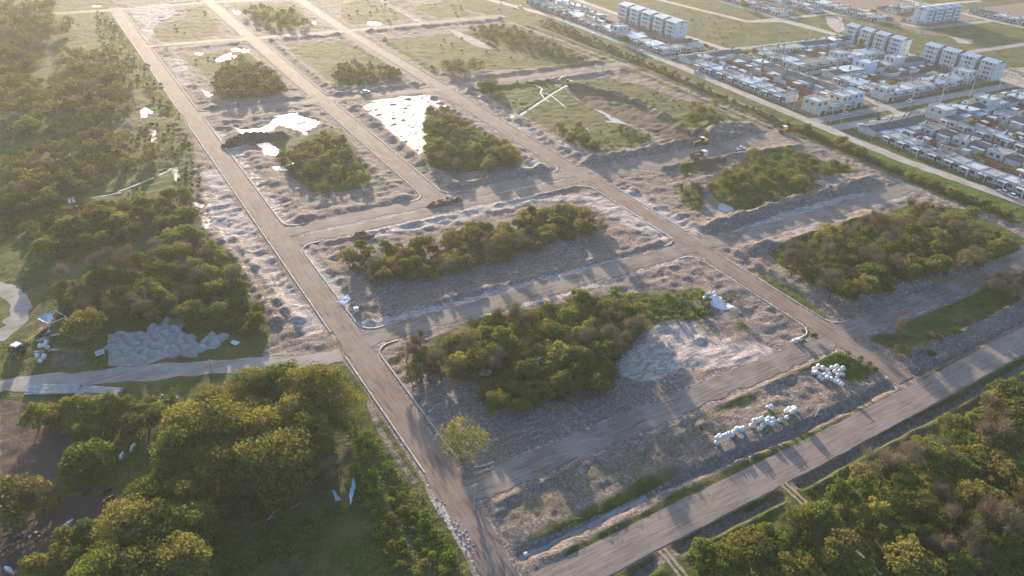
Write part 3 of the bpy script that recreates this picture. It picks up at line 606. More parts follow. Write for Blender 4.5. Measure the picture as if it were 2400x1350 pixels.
def crown(name, rg, R, Hc, z0, nl, nq, size, mat, asp=.8, jag=.9):
    P, d, u = crown_pts(rg, nq, R, Hc, nl, z0)
    nn = d+rg.normal(size=d.shape)*jag; nn /= np.linalg.norm(nn, axis=1)[:, None]
    V = quads(P, nn, size*rg.uniform(.6, 1.35, nq), rg, asp); Q = np.arange(nq*4).reshape(-1, 4)
    t = np.clip((u-.55)*1.1+rg.normal(0, .28, nq), 0, 1)  # shade painted into tint: inner leaves dark, outer leaves light as if lit
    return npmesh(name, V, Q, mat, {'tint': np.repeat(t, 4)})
def limbs(name, rg, Hh, R, r0, depth, spread, mat, lean=.1, twigs=0):
    mb = MB(); tips = []
    def grow(p, d, ln, r, k):
        q = p+d*ln; mb.tube(p, q, r, r*.68, 5 if k < 2 else 3, False)
        if k == depth: tips.append((q, d)); return
        for i in range(2 if k else 3+rg.integers(0, 2)):
            nd = (d+Vector(rg.normal(0, spread, 3))+Vector((0, 0, .12))).normalized()
            if nd.z < .02: nd.z = .1
            grow(q if i else p.lerp(q, .8), nd.normalized(), ln*rg.uniform(.6, .85), r*.62, k+1)
    grow(Vector((0, 0, -.3)), Vector((rg.normal(0, lean), rg.normal(0, lean), 1)).normalized(), Hh*.36, r0, 0)
    return mb.mesh(name, mat), tips
def twig_crown(name, rg, tips, n, ln, wd, mat, spread=.8):
    """fine bare twigs as slender blades fanning from the limb tips"""
    P = []; D = []
    for i in range(n):
        p, d = tips[rg.integers(len(tips))]
        dd = np.array(d)+rg.normal(0, spread, 3)+np.array([0, 0, .25]); dd /= np.linalg.norm(dd); P.append(np.array(p)+rg.normal(0, .22, 3)); D.append(dd)
    P = np.array(P); D = np.array(D); s = ln*rg.uniform(.5, 1.3, n); r = rg.normal(size=(n, 3)); b = np.cross(D, r); b /= np.linalg.norm(b, axis=1)[:, None]
    V = np.stack([P-b*wd, P+b*wd, P+D*s[:, None]+b*wd*.3, P+D*s[:, None]-b*wd*.3], 1).reshape(-1, 3)
    return npmesh(name, V, np.arange(n*4).reshape(-1, 4), mat, {'tint': np.repeat(rg.uniform(0, 1, n), 4)})
PROTO = {}
def build_protos():
    def tree(kind, i, R, Hc, z0, nl, nq, sz, mat, r0=.16):
        rg = np.random.default_rng(hash((kind, i)) % 1000 if False else 100+len(PROTO)*7+i*31+sum(map(ord, kind)))
        tr, _ = limbs('trunk', rg, z0+Hc*.6, R, r0, 3, .45, BK)
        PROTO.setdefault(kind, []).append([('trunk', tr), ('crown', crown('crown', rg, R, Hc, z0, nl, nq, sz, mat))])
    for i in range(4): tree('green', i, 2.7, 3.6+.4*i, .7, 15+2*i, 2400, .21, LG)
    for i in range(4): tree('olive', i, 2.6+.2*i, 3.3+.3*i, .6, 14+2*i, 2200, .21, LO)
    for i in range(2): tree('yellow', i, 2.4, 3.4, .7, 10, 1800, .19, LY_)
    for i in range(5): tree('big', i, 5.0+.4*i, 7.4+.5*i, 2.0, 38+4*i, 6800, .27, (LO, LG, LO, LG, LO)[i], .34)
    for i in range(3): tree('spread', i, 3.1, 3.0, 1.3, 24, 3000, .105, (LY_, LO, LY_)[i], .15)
    for i in range(5): # shrubs: leaves to the ground
        rg = np.random.default_rng(900+i); R = 1.3+.15*i
        st, _ = limbs('stem', rg, 1.2, R, .06, 2, .6, BK)
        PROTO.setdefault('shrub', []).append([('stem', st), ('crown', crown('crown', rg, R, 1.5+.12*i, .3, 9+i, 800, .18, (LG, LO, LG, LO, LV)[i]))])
    for i in range(2):
        rg = np.random.default_rng(950+i); st, _ = limbs('stem', rg, 1.2, 1.4, .06, 2, .6, BK)
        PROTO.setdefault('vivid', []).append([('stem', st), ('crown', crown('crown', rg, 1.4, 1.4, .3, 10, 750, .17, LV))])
    for i in range(3):
        rg = np.random.default_rng(970+i); st, tips = limbs('stem', rg, 2.0, 1.4, .06, 3, .55, BK)
        PROTO.setdefault('dryshrub', []).append([('stem', st), ('crown', twig_crown('crown', rg, tips, 520, .7, .028, LB))])
    for i in range(4): # leafless trees
        rg = np.random.default_rng(500+i); tr, tips = limbs('trunk', rg, 5.0+.4*i, 3, .17, 4, .42, BK)
        PROTO.setdefault('bare', []).append([('trunk', tr), ('crown', twig_crown('crown', rg, tips, 1500, .95, .022, LB))])
    for i in range(2): # palms
        rg = np.random.default_rng(600+i); mb = MB(); Hh = 6.0
        for k in range(6): mb.tube((.06*k*i, 0, Hh*k/6-.2*(k == 0)), (.06*(k+1)*i, 0, Hh*(k+1)/6), .2-.012*k, .19-.012*k, 7, False)
        tr = mb.mesh('trunk', plain('palm_bark', (.24, .21, .18), .9)); fr = MB(); x0 = .36*i
        for k in range(24):
            a = k*2.4; el = rg.uniform(-.35, 1.1); p = Vector((x0, 0, Hh)); d = Vector((math.cos(a)*math.cos(el), math.sin(a)*math.cos(el), math.sin(el)))
            sd = Vector((-math.sin(a), math.cos(a), 0)); prev = None
            for s in range(5):
                wd = .32*math.sin((s+.6)/5.2*3.14)
                ring_ = (p+sd*wd-Vector((0, 0, wd*.4)), p, p-sd*wd-Vector((0, 0, wd*.4)))
                if prev: fr.add([*prev, *ring_], [(0, 1, 4, 3), (1, 2, 5, 4)])
                prev = ring_; p = p+d*.42; d = (d+Vector((0, 0, -.26))).normalized()
        me = fr.mesh('crown', LG); a = me.attributes.new('tint', 'FLOAT', 'POINT'); a.data.foreach_set('value', rg.uniform(.2, 1, len(me.vertices)).astype(np.float32))
        PROTO.setdefault('palm', []).append([('trunk', tr), ('fronds', me)])
    for i in range(6): # light crowns for far woods
        rg = np.random.default_rng(700+i)
        FARC.append((crown_pts(rg, 250, 2.7, 3.4, 13, .7), rg))
FARC = []
build_protos()
KIND = {'green': ('tree', 'leafy mid green tree', 'tree'), 'olive': ('tree', 'olive tinted leafy tree', 'tree'), 'yellow': ('tree', 'bright yellow green tree', 'tree'), 'big': ('tree', 'broad crowned tree', 'tree'), 'spread': ('tree', 'low spreading thin leaved tree', 'tree'),
        'shrub': ('shrub', 'dense low green shrub', 'shrub'), 'vivid': ('weed_clump', 'vivid green weed clump', 'weed clump'), 'dryshrub': ('dry_shrub', 'brown leafless shrub', 'dry shrub'), 'bare': ('bare_tree', 'grey brown leafless tree', 'bare tree'), 'palm': ('palm_tree', 'slim palm with drooping fronds', 'palm')}
COUNT = {}; BUSH = 1.04
FAR = []
def plant(kind, x, y, h_scale, where, wscale=None):
    nm, ds, cat = KIND[kind]
    if kind in ('green', 'olive') and h_scale < BUSH: nm, ds, cat = 'bush', ds.replace('tree', 'bush'), 'bush'
    pr = PROTO[kind][rng.randrange(len(PROTO[kind]))]
    if 'hedge' in where and kind == 'shrub': nm, ds, cat = 'hedge_shrub', 'dense dark green hedge shrub', 'hedge shrub'
    COUNT[cat] = COUNT.get(cat, 0)+1
    sz = 'small' if h_scale < SZ[kind][0] else 'large' if h_scale > SZ[kind][1] else 'middling'; ds = sz+' '+ds
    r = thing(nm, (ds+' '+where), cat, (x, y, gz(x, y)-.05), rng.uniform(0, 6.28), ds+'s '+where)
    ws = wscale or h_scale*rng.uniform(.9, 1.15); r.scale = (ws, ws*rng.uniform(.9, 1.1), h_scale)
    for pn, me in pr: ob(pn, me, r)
    return r
SZ = {k: (.82, 1.2) for k in KIND}; SZ.update({'big': (.9, 1.02), 'shrub': (.65, .85), 'vivid': (.55, .8), 'dryshrub': (.7, .9)})
UNDER = []
def scatter(pts, n, dmin, rg=rng):
    xs = [p[0] for p in pts]; ys = [p[1] for p in pts]; out = []; tries = 0
    P = np.array(pts)
    while len(out) < n and tries < n*60:
        tries += 1; x = rg.uniform(min(xs), max(xs)); y = rg.uniform(min(ys), max(ys))
        if not inside(np.array([x]), np.array([y]), pts)[0]: continue
        if any((x-a)**2+(y-b)**2 < dmin*dmin for a, b in out): continue
        out.append((x, y))
    return out
def area(p): return abs(sum(p[i][0]*p[(i+1) % len(p)][1]-p[(i+1) % len(p)][0]*p[i][1] for i in range(len(p))))/2
def grove(t, s, n, mix, hs, where, zc=3.0, dmin=2.6, far=False, under=.25):
    """mix: {kind: weight}; hs: scale range; outline drawn at mid-crown height zc"""
    pts = T(t, s, zc); ks = list(mix); ws = [mix[k] for k in ks]
    for x, y in scatter(pts, n, dmin):
        if 'forest' in where and pl_dist(np.array([x]), np.array([y]), FOOT+[]).min() < 2.0: continue
        sc = rng.uniform(*hs)
        if far: FAR.append((x, y, sc, rng.choice((0, 0, 1, 1, 2)))); continue
        plant(rng.choices(ks, ws)[0], x, y, sc, where)
    if under: UNDER.append((T(t, s, .4), under))
# the long narrow grove
grove('E', '40,420 200,410 400,370 700,360 730,280 830,260 1050,220 1200,210 1350,140 1560,90 1700,120 1790,190 1770,270 1650,320 1450,350 1250,430 1000,500 700,570 420,620 250,640 140,550 40,470', 120,
      {'olive': 6, 'green': 3, 'yellow': .7, 'bare': 1.6, 'dryshrub': 2, 'shrub': 3}, (.68, 1.08), 'in the long narrow grove on the bare lot', 1.6, 1.9)
for px, py, k, h in ((950, 610, 'yellow', .9), (1260, 555, 'yellow', .8), (1270, 510, 'yellow', .7), (1415, 540, 'olive', .55), (845, 590, 'green', .8), (870, 645, 'bare', .7)):
    plant(k, *G(px, py), h, 'standing out along the long narrow grove')
grove('E', '40,440 200,430 400,390 700,380 730,300 830,280 1050,240 1200,230 1350,160 1560,110 1700,140 1790,210 1770,290 1650,340 1450,370 1250,450 1000,520 700,590 420,650 250,660 140,570 40,490', 150, {'olive': 1}, (.28, .55), '', .6, 1.5, far=True, under=0)
grove('E', '480,1150 600,1070 950,950 1200,890 1500,830 1900,740 2130,890 2050,1060 1930,1190 1880,1300 1790,1420 1500,1470 1300,1500 1100,1450 980,1330 700,1290 480,1260', 110, {'olive': 1}, (.3, .6), '', .6, 1.8, far=True, under=0)
grove('D', '400,640 600,620 850,580 1000,520 1100,380 1320,330 1450,370 1650,520 1720,720 1880,920 1700,1020 1500,960 1300,880 780,900 480,870 400,760', 90, {'olive': 1}, (.3, .6), '', .6, 2.0, far=True, under=0)
# the grove with the white sacks
grove('E', '480,1130 560,1060 720,1010 950,930 1200,870 1500,810 1900,720 2100,780 2130,870 2150,940 2050,1030 1930,1150 1880,1260 1790,1380 1500,1420 1350,1330 1100,1290 900,1200 700,1270 500,1240', 68,
      {'olive': 5, 'green': 5, 'bare': 2.5, 'yellow': .7, 'shrub': 1}, (.95, 1.45), 'in the big grove beside the spilled lime', 3.6, 3.0)
grove('H', '1000,20 1350,30 1500,-40 1800,10 1600,70 1300,150 1150,190 1020,160', 16, {'olive': 3, 'green': 3, 'shrub': 3}, (.7, 1.0), 'along the shaded lower edge of the big grove', 1.8, 2.6)
grove('E', '2120,760 2400,700 2560,680 2600,760 2600,860 2450,880 2250,910 2130,880', 26, {'vivid': 5, 'shrub': 2}, (.55, .95), 'in the weedy patch at the end of the big grove', .6, 1.9, under=.5)
for px, py, k, h in ((1245, 935, 'yellow', 1.15), (1165, 960, 'olive', 1.0), (955, 860, 'bare', 1.15), (1340, 715, 'bare', .8), (1435, 745, 'palm', 1.3)):
    plant(k, *G(px, py), h, 'standing out at the rim of the big grove')
plant('spread', *G(1080, 1084), 1.95, 'alone on the bare lot near the street corner', 1.85)
# dense wood
grove('F', '640,440 880,330 1150,250 1440,180 1600,110 1800,110 2050,150 2400,340 2330,430 2100,470 1600,590 1420,690 1220,740 1050,690 950,640 720,510', 88,
      {'olive': 6, 'green': 3, 'bare': 4, 'shrub': 1, 'dryshrub': 2}, (.95, 1.5), 'in the dense wood between the muddy streets', 3.4, 3.1, under=.4)
grove('F', '610,430 850,330 1000,420 1150,700 1000,680 720,520', 22, {'vivid': 3, 'shrub': 4, 'dryshrub': 2}, (.6, .95), 'on the grassy skirt of the dense wood', .8, 2.2)
# scrub block beside the machines
grove('P', '1670,440 1692,402 1742,370 1800,358 1860,350 1960,385 2005,402 1915,412 1880,445 1820,465 1745,485 1695,468', 60, {'shrub': 5, 'green': 2, 'olive': 4, 'dryshrub': 1}, (.75, 1.05), 'in the scrub block beside the graded street', 1.6, 2.2)
plant('green', *G(1606, 415), 1.1, 'alone on bare soil near the dump truck', 1.25)
grove('P', '1590,438 1635,432 1652,455 1640,475 1600,465', 7, {'shrub': 3, 'dryshrub': 1}, (.8, 1.1), 'in the small clump left of the scrub block', .8, 2)
# island of the big pond
grove('B', '610,760 740,770 800,830 900,870 1050,960 1200,1050 1260,1090 1190,1150 900,1200 690,1150 580,1090 610,1000 600,860', 70, {'green': 4, 'olive': 5, 'shrub': 2}, (.8, 1.11), 'on the wooded island of the largest pond', 2.2, 2.2)
grove('P', '690,335 740,312 790,315 830,352 866,405 855,435 760,450 705,428 680,400 650,368', 34, {'shrub': 5, 'olive': 3, 'dryshrub': 1}, (.6, .95), 'in the scrub beside the ragged pond', 1.2, 1.7, under=.4)
grove('P', '690,335 740,312 790,315 830,352 866,405 855,435 760,450 705,428 680,400 650,368', 60, {'shrub': 5, 'olive': 3, 'dryshrub': 1}, (.4, .8), '', 1.2, 1.7, far=True, under=0)
grove('A', '1520,500 1620,440 1720,400 1850,460 1980,570 2000,620 1880,650 1560,685 1500,610', 64, {'olive': 1}, (.75, 1.1), '', 2, 2.3, far=True)
grove('P', '775,155 850,147 935,168 935,184 860,194 785,188', 46, {'olive': 1}, (.55, .85), '', 1.4, 2.0, far=True)
grove('B', '690,440 850,425 990,450 980,480 850,510 710,500', 12, {'olive': 1}, (.8, 1.1), '', 2, 3, far=True)
grove('B', '890,190 1150,175 1350,240 1500,320 1740,420 1680,430 1450,385 1250,325 1000,275', 80, {'olive': 1}, (.5, .75), '', 1.2, 2.8, far=True)
grove('A', '1710,60 1900,40 2100,80 2220,180 1900,150 1730,100', 20, {'olive': 1}, (.8, 1.05), '', 2, 3.4, far=True)
grove('B', '1510,890 1680,890 1790,1000 1820,1050 1750,1030 1600,960', 12, {'olive': 2, 'yellow': 2, 'shrub': 2}, (.7, 1.0), 'at the lower end of the channel meadow', 1.6, 2.4)
grove('B', '950,610 1080,580 1095,640 970,640', 6, {'olive': 3}, (.9, 1.1), 'at the upper corner of the channel meadow', 1.5, 2.6)
grove('B', '1900,880 2200,960 2150,990 1950,930', 10, {'shrub': 3}, (.6, .9), 'below the thin pool in the meadow', .6, 2)
grove('C', '40,750 220,730 320,800 200,850 50,840', 14, {'olive': 2, 'yellow': 1, 'shrub': 4}, (.65, .95), 'in the green corner behind the dark earth bank', 1.2, 2.4)
plant('palm', *G(1568, 285), .8, 'in the meadow beyond the dark earth bank')
# hedge along the town ditch
hp = [(x, y) for x, y in scatter([(266.5, 112), (273, 112), (273.5, 205), (268, 205)], 150, .95)]
for x, y in hp: plant(rng.choices(('shrub', 'dryshrub', 'olive'), (5, 2, .6))[0], x, y, rng.uniform(.55, 1.05), 'in the dark hedge along the grassy town strip')
for x, y in scatter([(267, 206), (272.5, 206), (276, 330), (279, 405), (270, 405)], 170, 1.0): FAR.append((x, y, rng.uniform(.3, .55), 1))
# woods left of the main street, nearest first
LM = {'green': 5, 'olive': 5, 'bare': 1.2, 'yellow': .5, 'shrub': 2.5, 'vivid': 1}
grove('D', '440,640 600,610 850,560 1000,490 1090,360 1320,310 1440,350 1630,500 1690,610 1700,700 1720,720 1500,700 1330,730 1300,860 1000,860 780,880 520,850 440,760', 110, LM, (.85, 1.3), 'in the left wood above the gravel heaps', 2.4, 2.5, under=.35)
grove('D', '1340,740 1500,690 1700,720 1860,890 1700,1000 1600,960 1400,900 1320,830', 24, {'vivid': 3, 'green': 4, 'shrub': 4}, (.8, 1.15), 'at the wood corner right of the gravel heaps', 1.6, 2.4)
grove('D', '480,150 620,100 900,60 1300,20 1390,130 1340,230 1030,280 750,340 700,390 280,420 180,340 330,300', 40, LM, (.75, 1.15), 'in the middle strip of the left wood', 1.8, 2.5, under=.3)
grove('D', '480,150 620,100 900,60 1300,20 1390,130 1340,230 1030,280 750,340 700,390 280,420 180,340 330,300', 60, LM, (.6, 1.05), '', 1.8, 2.2, far=True, under=0)
grove('D', '0,10 380,10 360,60 100,120 0,110', 14, LM, (.7, 1.0), 'in the small thicket by the wet ruts', 1.6, 2.8)
plant('bare', *G(250, 655), 1.35, 'with a pale trunk in the clearing of the left wood', 1.6); plant('bare', *G(325, 632), 1.2, 'standing upright behind the clearing of the left wood')
plant('palm', *G(347, 733), 1.4, 'rising from the left wood above the gravel heaps'); plant('olive', *G(213, 795), 1.5, 'with a big round crown beside the blue racks', 1.75)
plant('palm', *G(405, 990), 1.0, 'beside the short pipe stack'); plant('palm', *G(445, 565), .7, 'at the upper rim of the left wood')
grove('A', '620,920 720,870 870,970 950,1010 1150,1090 1140,1170 900,1170 700,1290 500,1340 0,1340 0,1070 250,1020 560,1010', 84, {'olive': 1}, (.5, 1.2), '', 2, 2.6, far=True)
grove('A', '0,580 200,520 430,580 600,560 800,620 950,660 990,720 940,770 700,810 400,830 0,790', 62, {'olive': 1}, (.7, 1.6), '', 2.5, 3.4, far=True)
grove('A', '340,430 530,340 700,360 850,400 940,490 890,550 750,590 500,490', 30, {'olive': 1}, (1.0, 1.5), '', 2.5, 3.8, far=True)
grove('A', '0,20 370,20 390,150 510,170 430,240 200,290 0,280', 38, {'olive': 1}, (1.2, 1.8), '', 3, 4.5, far=True)
grove('A', '560,850 720,800 720,850 600,880', 8, {'olive': 1}, (.9, 1.2), '', 2, 3.4, far=True)
plant('yellow', *G(72, 312), 1.55, 'standing apart by the track in the left meadow', 2.0)
grove('A', '660,80 760,90 950,330 1180,640 1290,850 1180,820 1000,640 900,600 950,500 860,380 720,340', 70, {'olive': 1}, (.10, .34), '', .3, 1.6, far=True)
grove('A', '1000,850 1280,880 1400,1150 1420,1400 1300,1400 1150,1170 960,1000 880,950', 70, {'olive': 1}, (.1, .32), '', .5, 1.6, far=True)
grove('A', '0,860 600,900 600,960 0,1010', 16, {'olive': 1}, (.4, .9), '', 1, 3, far=True)
grove('D', '0,130 150,180 400,80 480,140 300,290 160,330 0,290', 26, {'olive': 1}, (.25, .6), '', .6, 2.4, far=True)
grove('A', '0,300 300,310 330,420 200,500 0,550', 22, {'olive': 1}, (.5, 1.0), '', 1, 3.4, far=True)
grove('A', '-10,330 240,400 200,500 0,520', 14, {'olive': 1}, (.9, 1.3), '', 2, 4, far=True)
# corral and the tall trees
grove('G', '1330,220 1450,130 1700,0 2000,-60 2200,0 2310,130 2330,330 2200,440 2050,560 1850,620 1650,650 1500,560 1350,520 1230,480 1270,330', 20, {'big': 1}, (.9, 1.12), 'in the tall grove behind the cattle corral', 7, 5.2, under=.3)
grove('G', '1130,640 1250,560 1400,620 1500,760 1350,850 1330,1020 1400,1230 1400,1340 650,1340 800,1100 900,900 1020,790', 14, {'big': 1}, (.8, 1.0), 'between the cattle corral and the shaded weeds', 6, 4.8, under=.3)
grove('G', '1450,560 1650,640 1900,600 2150,480 2330,330 2300,560 2100,700 1700,760', 16, {'olive': 2, 'green': 2, 'dryshrub': 1}, (.8, 1.2), 'below the dark lower rim of the tall grove', 1.5, 2.4, under=.6)
grove('G', '1500,700 1800,650 2100,600 2200,900 2100,1300 1500,1350 1430,1100', 12, {'shrub': 2, 'dryshrub': 1}, (.8, 1.2), 'in the deep shade below the tall grove', .8, 3, under=.5)
grove('G', '200,215 480,170 700,165 900,130 1120,150 1190,230 1050,290 850,310 580,320 470,260 240,240', 26, {'green': 3, 'olive': 2}, (.85, 1.15), 'in the row behind the pipe stacks', 2.2, 2.4, under=.4)
plant('green', *G(213, 1105), 1.5, 'with a big round crown inside the cattle corral', 1.95); plant('olive', *G(45, 1205), 1.4, 'spreading over the corral fence', 2.1); plant('bare', *G(105, 1200), 1.1, 'tangled into the crown over the corral fence', 1.4); plant('yellow', *G(140, 1180), .9, 'overhanging the corral fence end')
grove('G', '140,1340 320,1230 500,1120 660,1050 690,1130 600,1330', 14, {'green': 3, 'vivid': 2, 'olive': 2}, (.85, 1.2), 'along the lower side of the cattle corral', 2, 2.6, under=.4)
plant('spread', *G(828, 985), 1.35, 'beside the main street at the tall grove', 1.3); plant('bare', *G(790, 1120), 1.2, 'in the shade beside the main street', 1.3); plant('bare', *G(740, 1100), 1.1, 'at the edge of the tall grove shade')
grove('H', '60,320 200,300 330,520 480,760 700,1060 880,1290 700,1340 300,1340 200,900 80,700', 46, {'vivid': 3, 'shrub': 4}, (.4, .85), 'in the weedy slope left of the main street', .5, 1.7, under=1.3)
# forest beyond the paved road
grove('I', '2420,20 2150,110 1980,230 1750,420 1500,520 1250,620 1080,760 1020,850 1060,950 1300,1200 1450,1340 2420,1340', 92, {'olive': 6, 'green': 5, 'bare': 3, 'yellow': .8, 'shrub': 1.5}, (.95, 1.45), 'in the forest right of the footpath', 3, 3.0, under=.45)
grove('I', '560,1060 700,990 900,900 980,950 1030,1060 1230,1270 1300,1340 120,1340 150,1210 400,1090', 40, {'olive': 5, 'green': 6, 'shrub': 2}, (.9, 1.3), 'in the forest left of the footpath', 2.6, 2.8, under=.45)
# verge wood right of the lowest street
grove('F', '2120,640 2400,560 2520,560 2500,700 2250,760 2100,740', 12, {'bare': 5, 'olive': 1}, (.7, 1.0), 'in the thin line beside the paved road', 2, 3, under=.3)
for px, py, k, h in ((2090, 795, 'bare', .95), (2110, 830, 'shrub', 1.2), (2165, 815, 'bare', .8), (2235, 790, 'vivid', 1.1), (2180, 835, 'shrub', .8), (2260, 760, 'dryshrub', 1.1), (2195, 800, 'dryshrub', .9), (1700, 715, 'bare', .55), (1715, 700, 'dryshrub', .9), (1905, 795, 'shrub', .8), (1880, 805, 'shrub', .6), (1640, 1010, 'dryshrub', .6)):
    plant(k, *G(px, py), h, 'on the rough verge near the street crossing')
grove('F', '1100,1180 1180,1120 1260,1170 1370,1240 1250,1290 1120,1260', 12, {'vivid': 3, 'shrub': 1}, (.4, .7), 'on the green mound behind the white sacks', .4, 2.0, under=.8)
# town trees
TT = ((1745, 135, 'olive', .9), (1765, 128, 'olive', .8), (2012, 118, 'green', 1.2), (2240, 255, 'yellow', 1.0), (2268, 305, 'yellow', 1.3), (2370, 340, 'yellow', 1.2), (2290, 368, 'vivid', 1.3), (1465, 105, 'green', 1.1), (1320, 50, 'bare', 1.3), (1455, 100, 'olive', .9), (1855, 215, 'olive', .9), (2300, 425, 'yellow', .7), (2180, 205, 'yellow', 1.0), (1875, 250, 'yellow', .8),
      (1745, 22, 'olive', 1.2), (2150, 30, 'olive', 1.2), (2165, 35, 'olive', 1.1), (2045, 35, 'olive', 1.0), (1740, 15, 'green', 1), (2085, 205, 'olive', .7), (2330, 150, 'olive', .8), (1960, 95, 'olive', .8))
for px, py, k, h in TT: plant(k, *G(px, py), h, 'growing among the town houses')
for gi, n_ in ((0, 14), (1, 16), (4, 16), (5, 26), (6, 50), (7, 14), (8, 24), (9, 10), (10, 46), (11, 40), (12, 20), (14, 30)):
    for x, y in scatter(GR[gi], n_, 1.0):
        if vnoise(np.array([x/9]), np.array([y/9]), 5)[0] > .02: FAR.append((x, y, rng.uniform(.1, .32), 1))
for x, y in [q for q in scatter([(340, 315), (425, 312), (398, 360), (384, 410), (338, 400)], 60, 1.5)+scatter([(440, 205), (560, 200), (560, 245), (440, 248)], 40, 2)+scatter([(440, 262), (500, 256), (505, 300), (480, 350), (436, 345)], 40, 2) if vnoise(np.array([q[0]/12]), np.array([q[1]/12]), 6)[0] > 0]: FAR.append((x, y, rng.uniform(.08, .3), 1))
# ---- the rest of the woods as one mass
def far_mass():
    VV = []; TT_ = []; HH = []; rg = np.random.default_rng(44)
    for x, y, sc, t in FAR:
        (P, d, u), _ = FARC[rg.integers(6)]; a = rg.uniform(0, 6.28); c, s = math.cos(a), math.sin(a)
        p = P*np.array([sc*rg.uniform(.9, 1.2), sc*rg.uniform(.9, 1.2), sc]); p = np.stack([p[:, 0]*c-p[:, 1]*s+x, p[:, 0]*s+p[:, 1]*c+y, p[:, 2]+gz(x, y)], 1)
        dd = np.stack([d[:, 0]*c-d[:, 1]*s, d[:, 0]*s+d[:, 1]*c, d[:, 2]], 1); nn = dd+rg.normal(size=d.shape)*.8; nn /= np.linalg.norm(nn, axis=1)[:, None]
        VV.append(quads(p, nn, .40*math.sqrt(sc)*rg.uniform(.6, 1.3, len(p)), rg, .85)); TT_.append(np.clip((u-.5)+rg.normal(0, .25, len(u))+(t-1)*.15, 0, 1)); HH.append(np.full(len(u), rg.choice((rg.uniform(0, .7), rg.uniform(.3, 1.0)))))  # crown shading painted into tint: dark inside, lighter on the outer leaves
    V = np.concatenate(VV); t = np.concatenate(TT_)
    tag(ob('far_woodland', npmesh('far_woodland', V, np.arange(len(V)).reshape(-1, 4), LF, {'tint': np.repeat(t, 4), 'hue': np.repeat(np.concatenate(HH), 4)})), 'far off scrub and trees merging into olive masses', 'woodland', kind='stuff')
def under_mass():
    VV = []; TT_ = []; rg = np.random.default_rng(45)
    for pts, den in UNDER:
        n = int(area(pts)*den*1.3); xs = [p[0] for p in pts]; ys = [p[1] for p in pts]
        A = np.stack([rg.uniform(min(xs), max(xs), n*3), rg.uniform(min(ys), max(ys), n*3)], 1); A = A[inside(A[:, 0], A[:, 1], pts)]
        for x, y in A[:n]:
            if gsample('road', x, y) > .5: continue
            z = gz(x, y); k = 14; h = rg.uniform(.3, .9)
            p = np.stack([rg.normal(x, .45, k), rg.normal(y, .45, k), z+np.abs(rg.normal(0, .5, k))*h], 1); nn = rg.normal(size=(k, 3))+np.array([0, 0, .6]); nn /= np.linalg.norm(nn, axis=1)[:, None]
            VV.append(quads(p, nn, .2*rg.uniform(.6, 1.4, k), rg, .7)); TT_.append(np.clip(rg.normal(.4, .25)+rg.normal(0, .15, k), 0, 1))
    V = np.concatenate(VV); t = np.concatenate(TT_)
    tag(ob('undergrowth', npmesh('undergrowth', V, np.arange(len(V)).reshape(-1, 4), LG, {'tint': np.repeat(t, 4)})), 'tangled green undergrowth below trees and shrubs', 'undergrowth', kind='stuff')
def tufts():
    """weeds and grass tufts on green and half-green ground near the camera"""
    rg = np.random.default_rng(46); VV = []; TT_ = []
    A = np.stack([rg.uniform(-60, 290, 260000), rg.uniform(28, 235, 260000)], 1)
    jx = np.clip(np.searchsorted(GX, A[:, 0]), 0, NX-1); jy = np.clip(np.searchsorted(GY, A[:, 1]), 0, NY-1)
    g = L['grass'][jy, jx]; cl = vnoise(A[:, 0]/3, A[:, 1]/3, 77)+.5
    pb = inside(A[:, 0], A[:, 1], PONDS[2][1]) & (A[:, 1] < PONDS[2][1][0][1]-2) & (cl > .58) & (rg.uniform(size=len(A)) < .5)
    keep = pb | (g > .08) & (rg.uniform(size=len(A)) < g*np.clip(cl*1.6-.35, 0, 1)*.5)
    keep &= L['road'][jy, jx] < .5
    A = A[keep]; z = Z[jy, jx][keep]; k = 4; n = len(A)
    p = np.repeat(np.concatenate([A, z[:, None]], 1), k, 0)+rg.normal(0, .25, (n*k, 3))*np.array([1, 1, .0]); p[:, 2] += rg.uniform(.05, .3, n*k)
    nn = rg.normal(size=(n*k, 3))+np.array([0, 0, .3]); nn /= np.linalg.norm(nn, axis=1)[:, None]
    V = quads(p, nn, rg.uniform(.10, .26, n*k), rg, .6); t = np.repeat(np.clip(rg.normal(.5, .25, n), 0, 1), k)
    tag(ob('weeds', npmesh('weeds', V, np.arange(len(V)).reshape(-1, 4), LV, {'tint': np.repeat(t, 4)})), 'weeds and grass tufts on the green ground', 'weeds', kind='stuff')
far_mass(); under_mass(); tufts()
print('PLANTS', COUNT, 'far', len(FAR), 'tris', sum(len(m.loops)-2*len(m.polygons) for m in bpy.data.meshes))
# ------------------------------------------------------------------ the town
WHITE = plain('white_plaster', (.52, .52, .51), .8, .14, .8); GREYW = plain('grey_plaster', (.46, .45, .43), .85, .14, .8); CREAM = plain('cream_plaster', (.62, .55, .45), .85, .12, .8)
BLUEW = plain('blue_paint', (.10, .30, .62), .7, .12, .8); LBLUE = plain('pale_blue_plaster', (.42, .54, .66), .8, .1, .8); PINKW = plain('brick_pink_plaster', (.45, .27, .21), .85, .15, .9); GREENW = plain('pale_green_plaster', (.45, .56, .44), .8, .1, .8)
DARKR = plain('dark_roof_sheet', (.055, .058, .066), .6, .25, .7); GREYR = plain('grey_roof_membrane', (.30, .31, .32), .75, .2, .5); DKFLAT = plain('dark_flat_membrane', (.13, .135, .145), .8, .2, .6); ZINC = plain('pale_zinc_roof', (.42, .47, .52), .45, .14, .6, .35); WROOF = plain('white_roof_coat', (.44, .46, .48), .7, .12, .5)
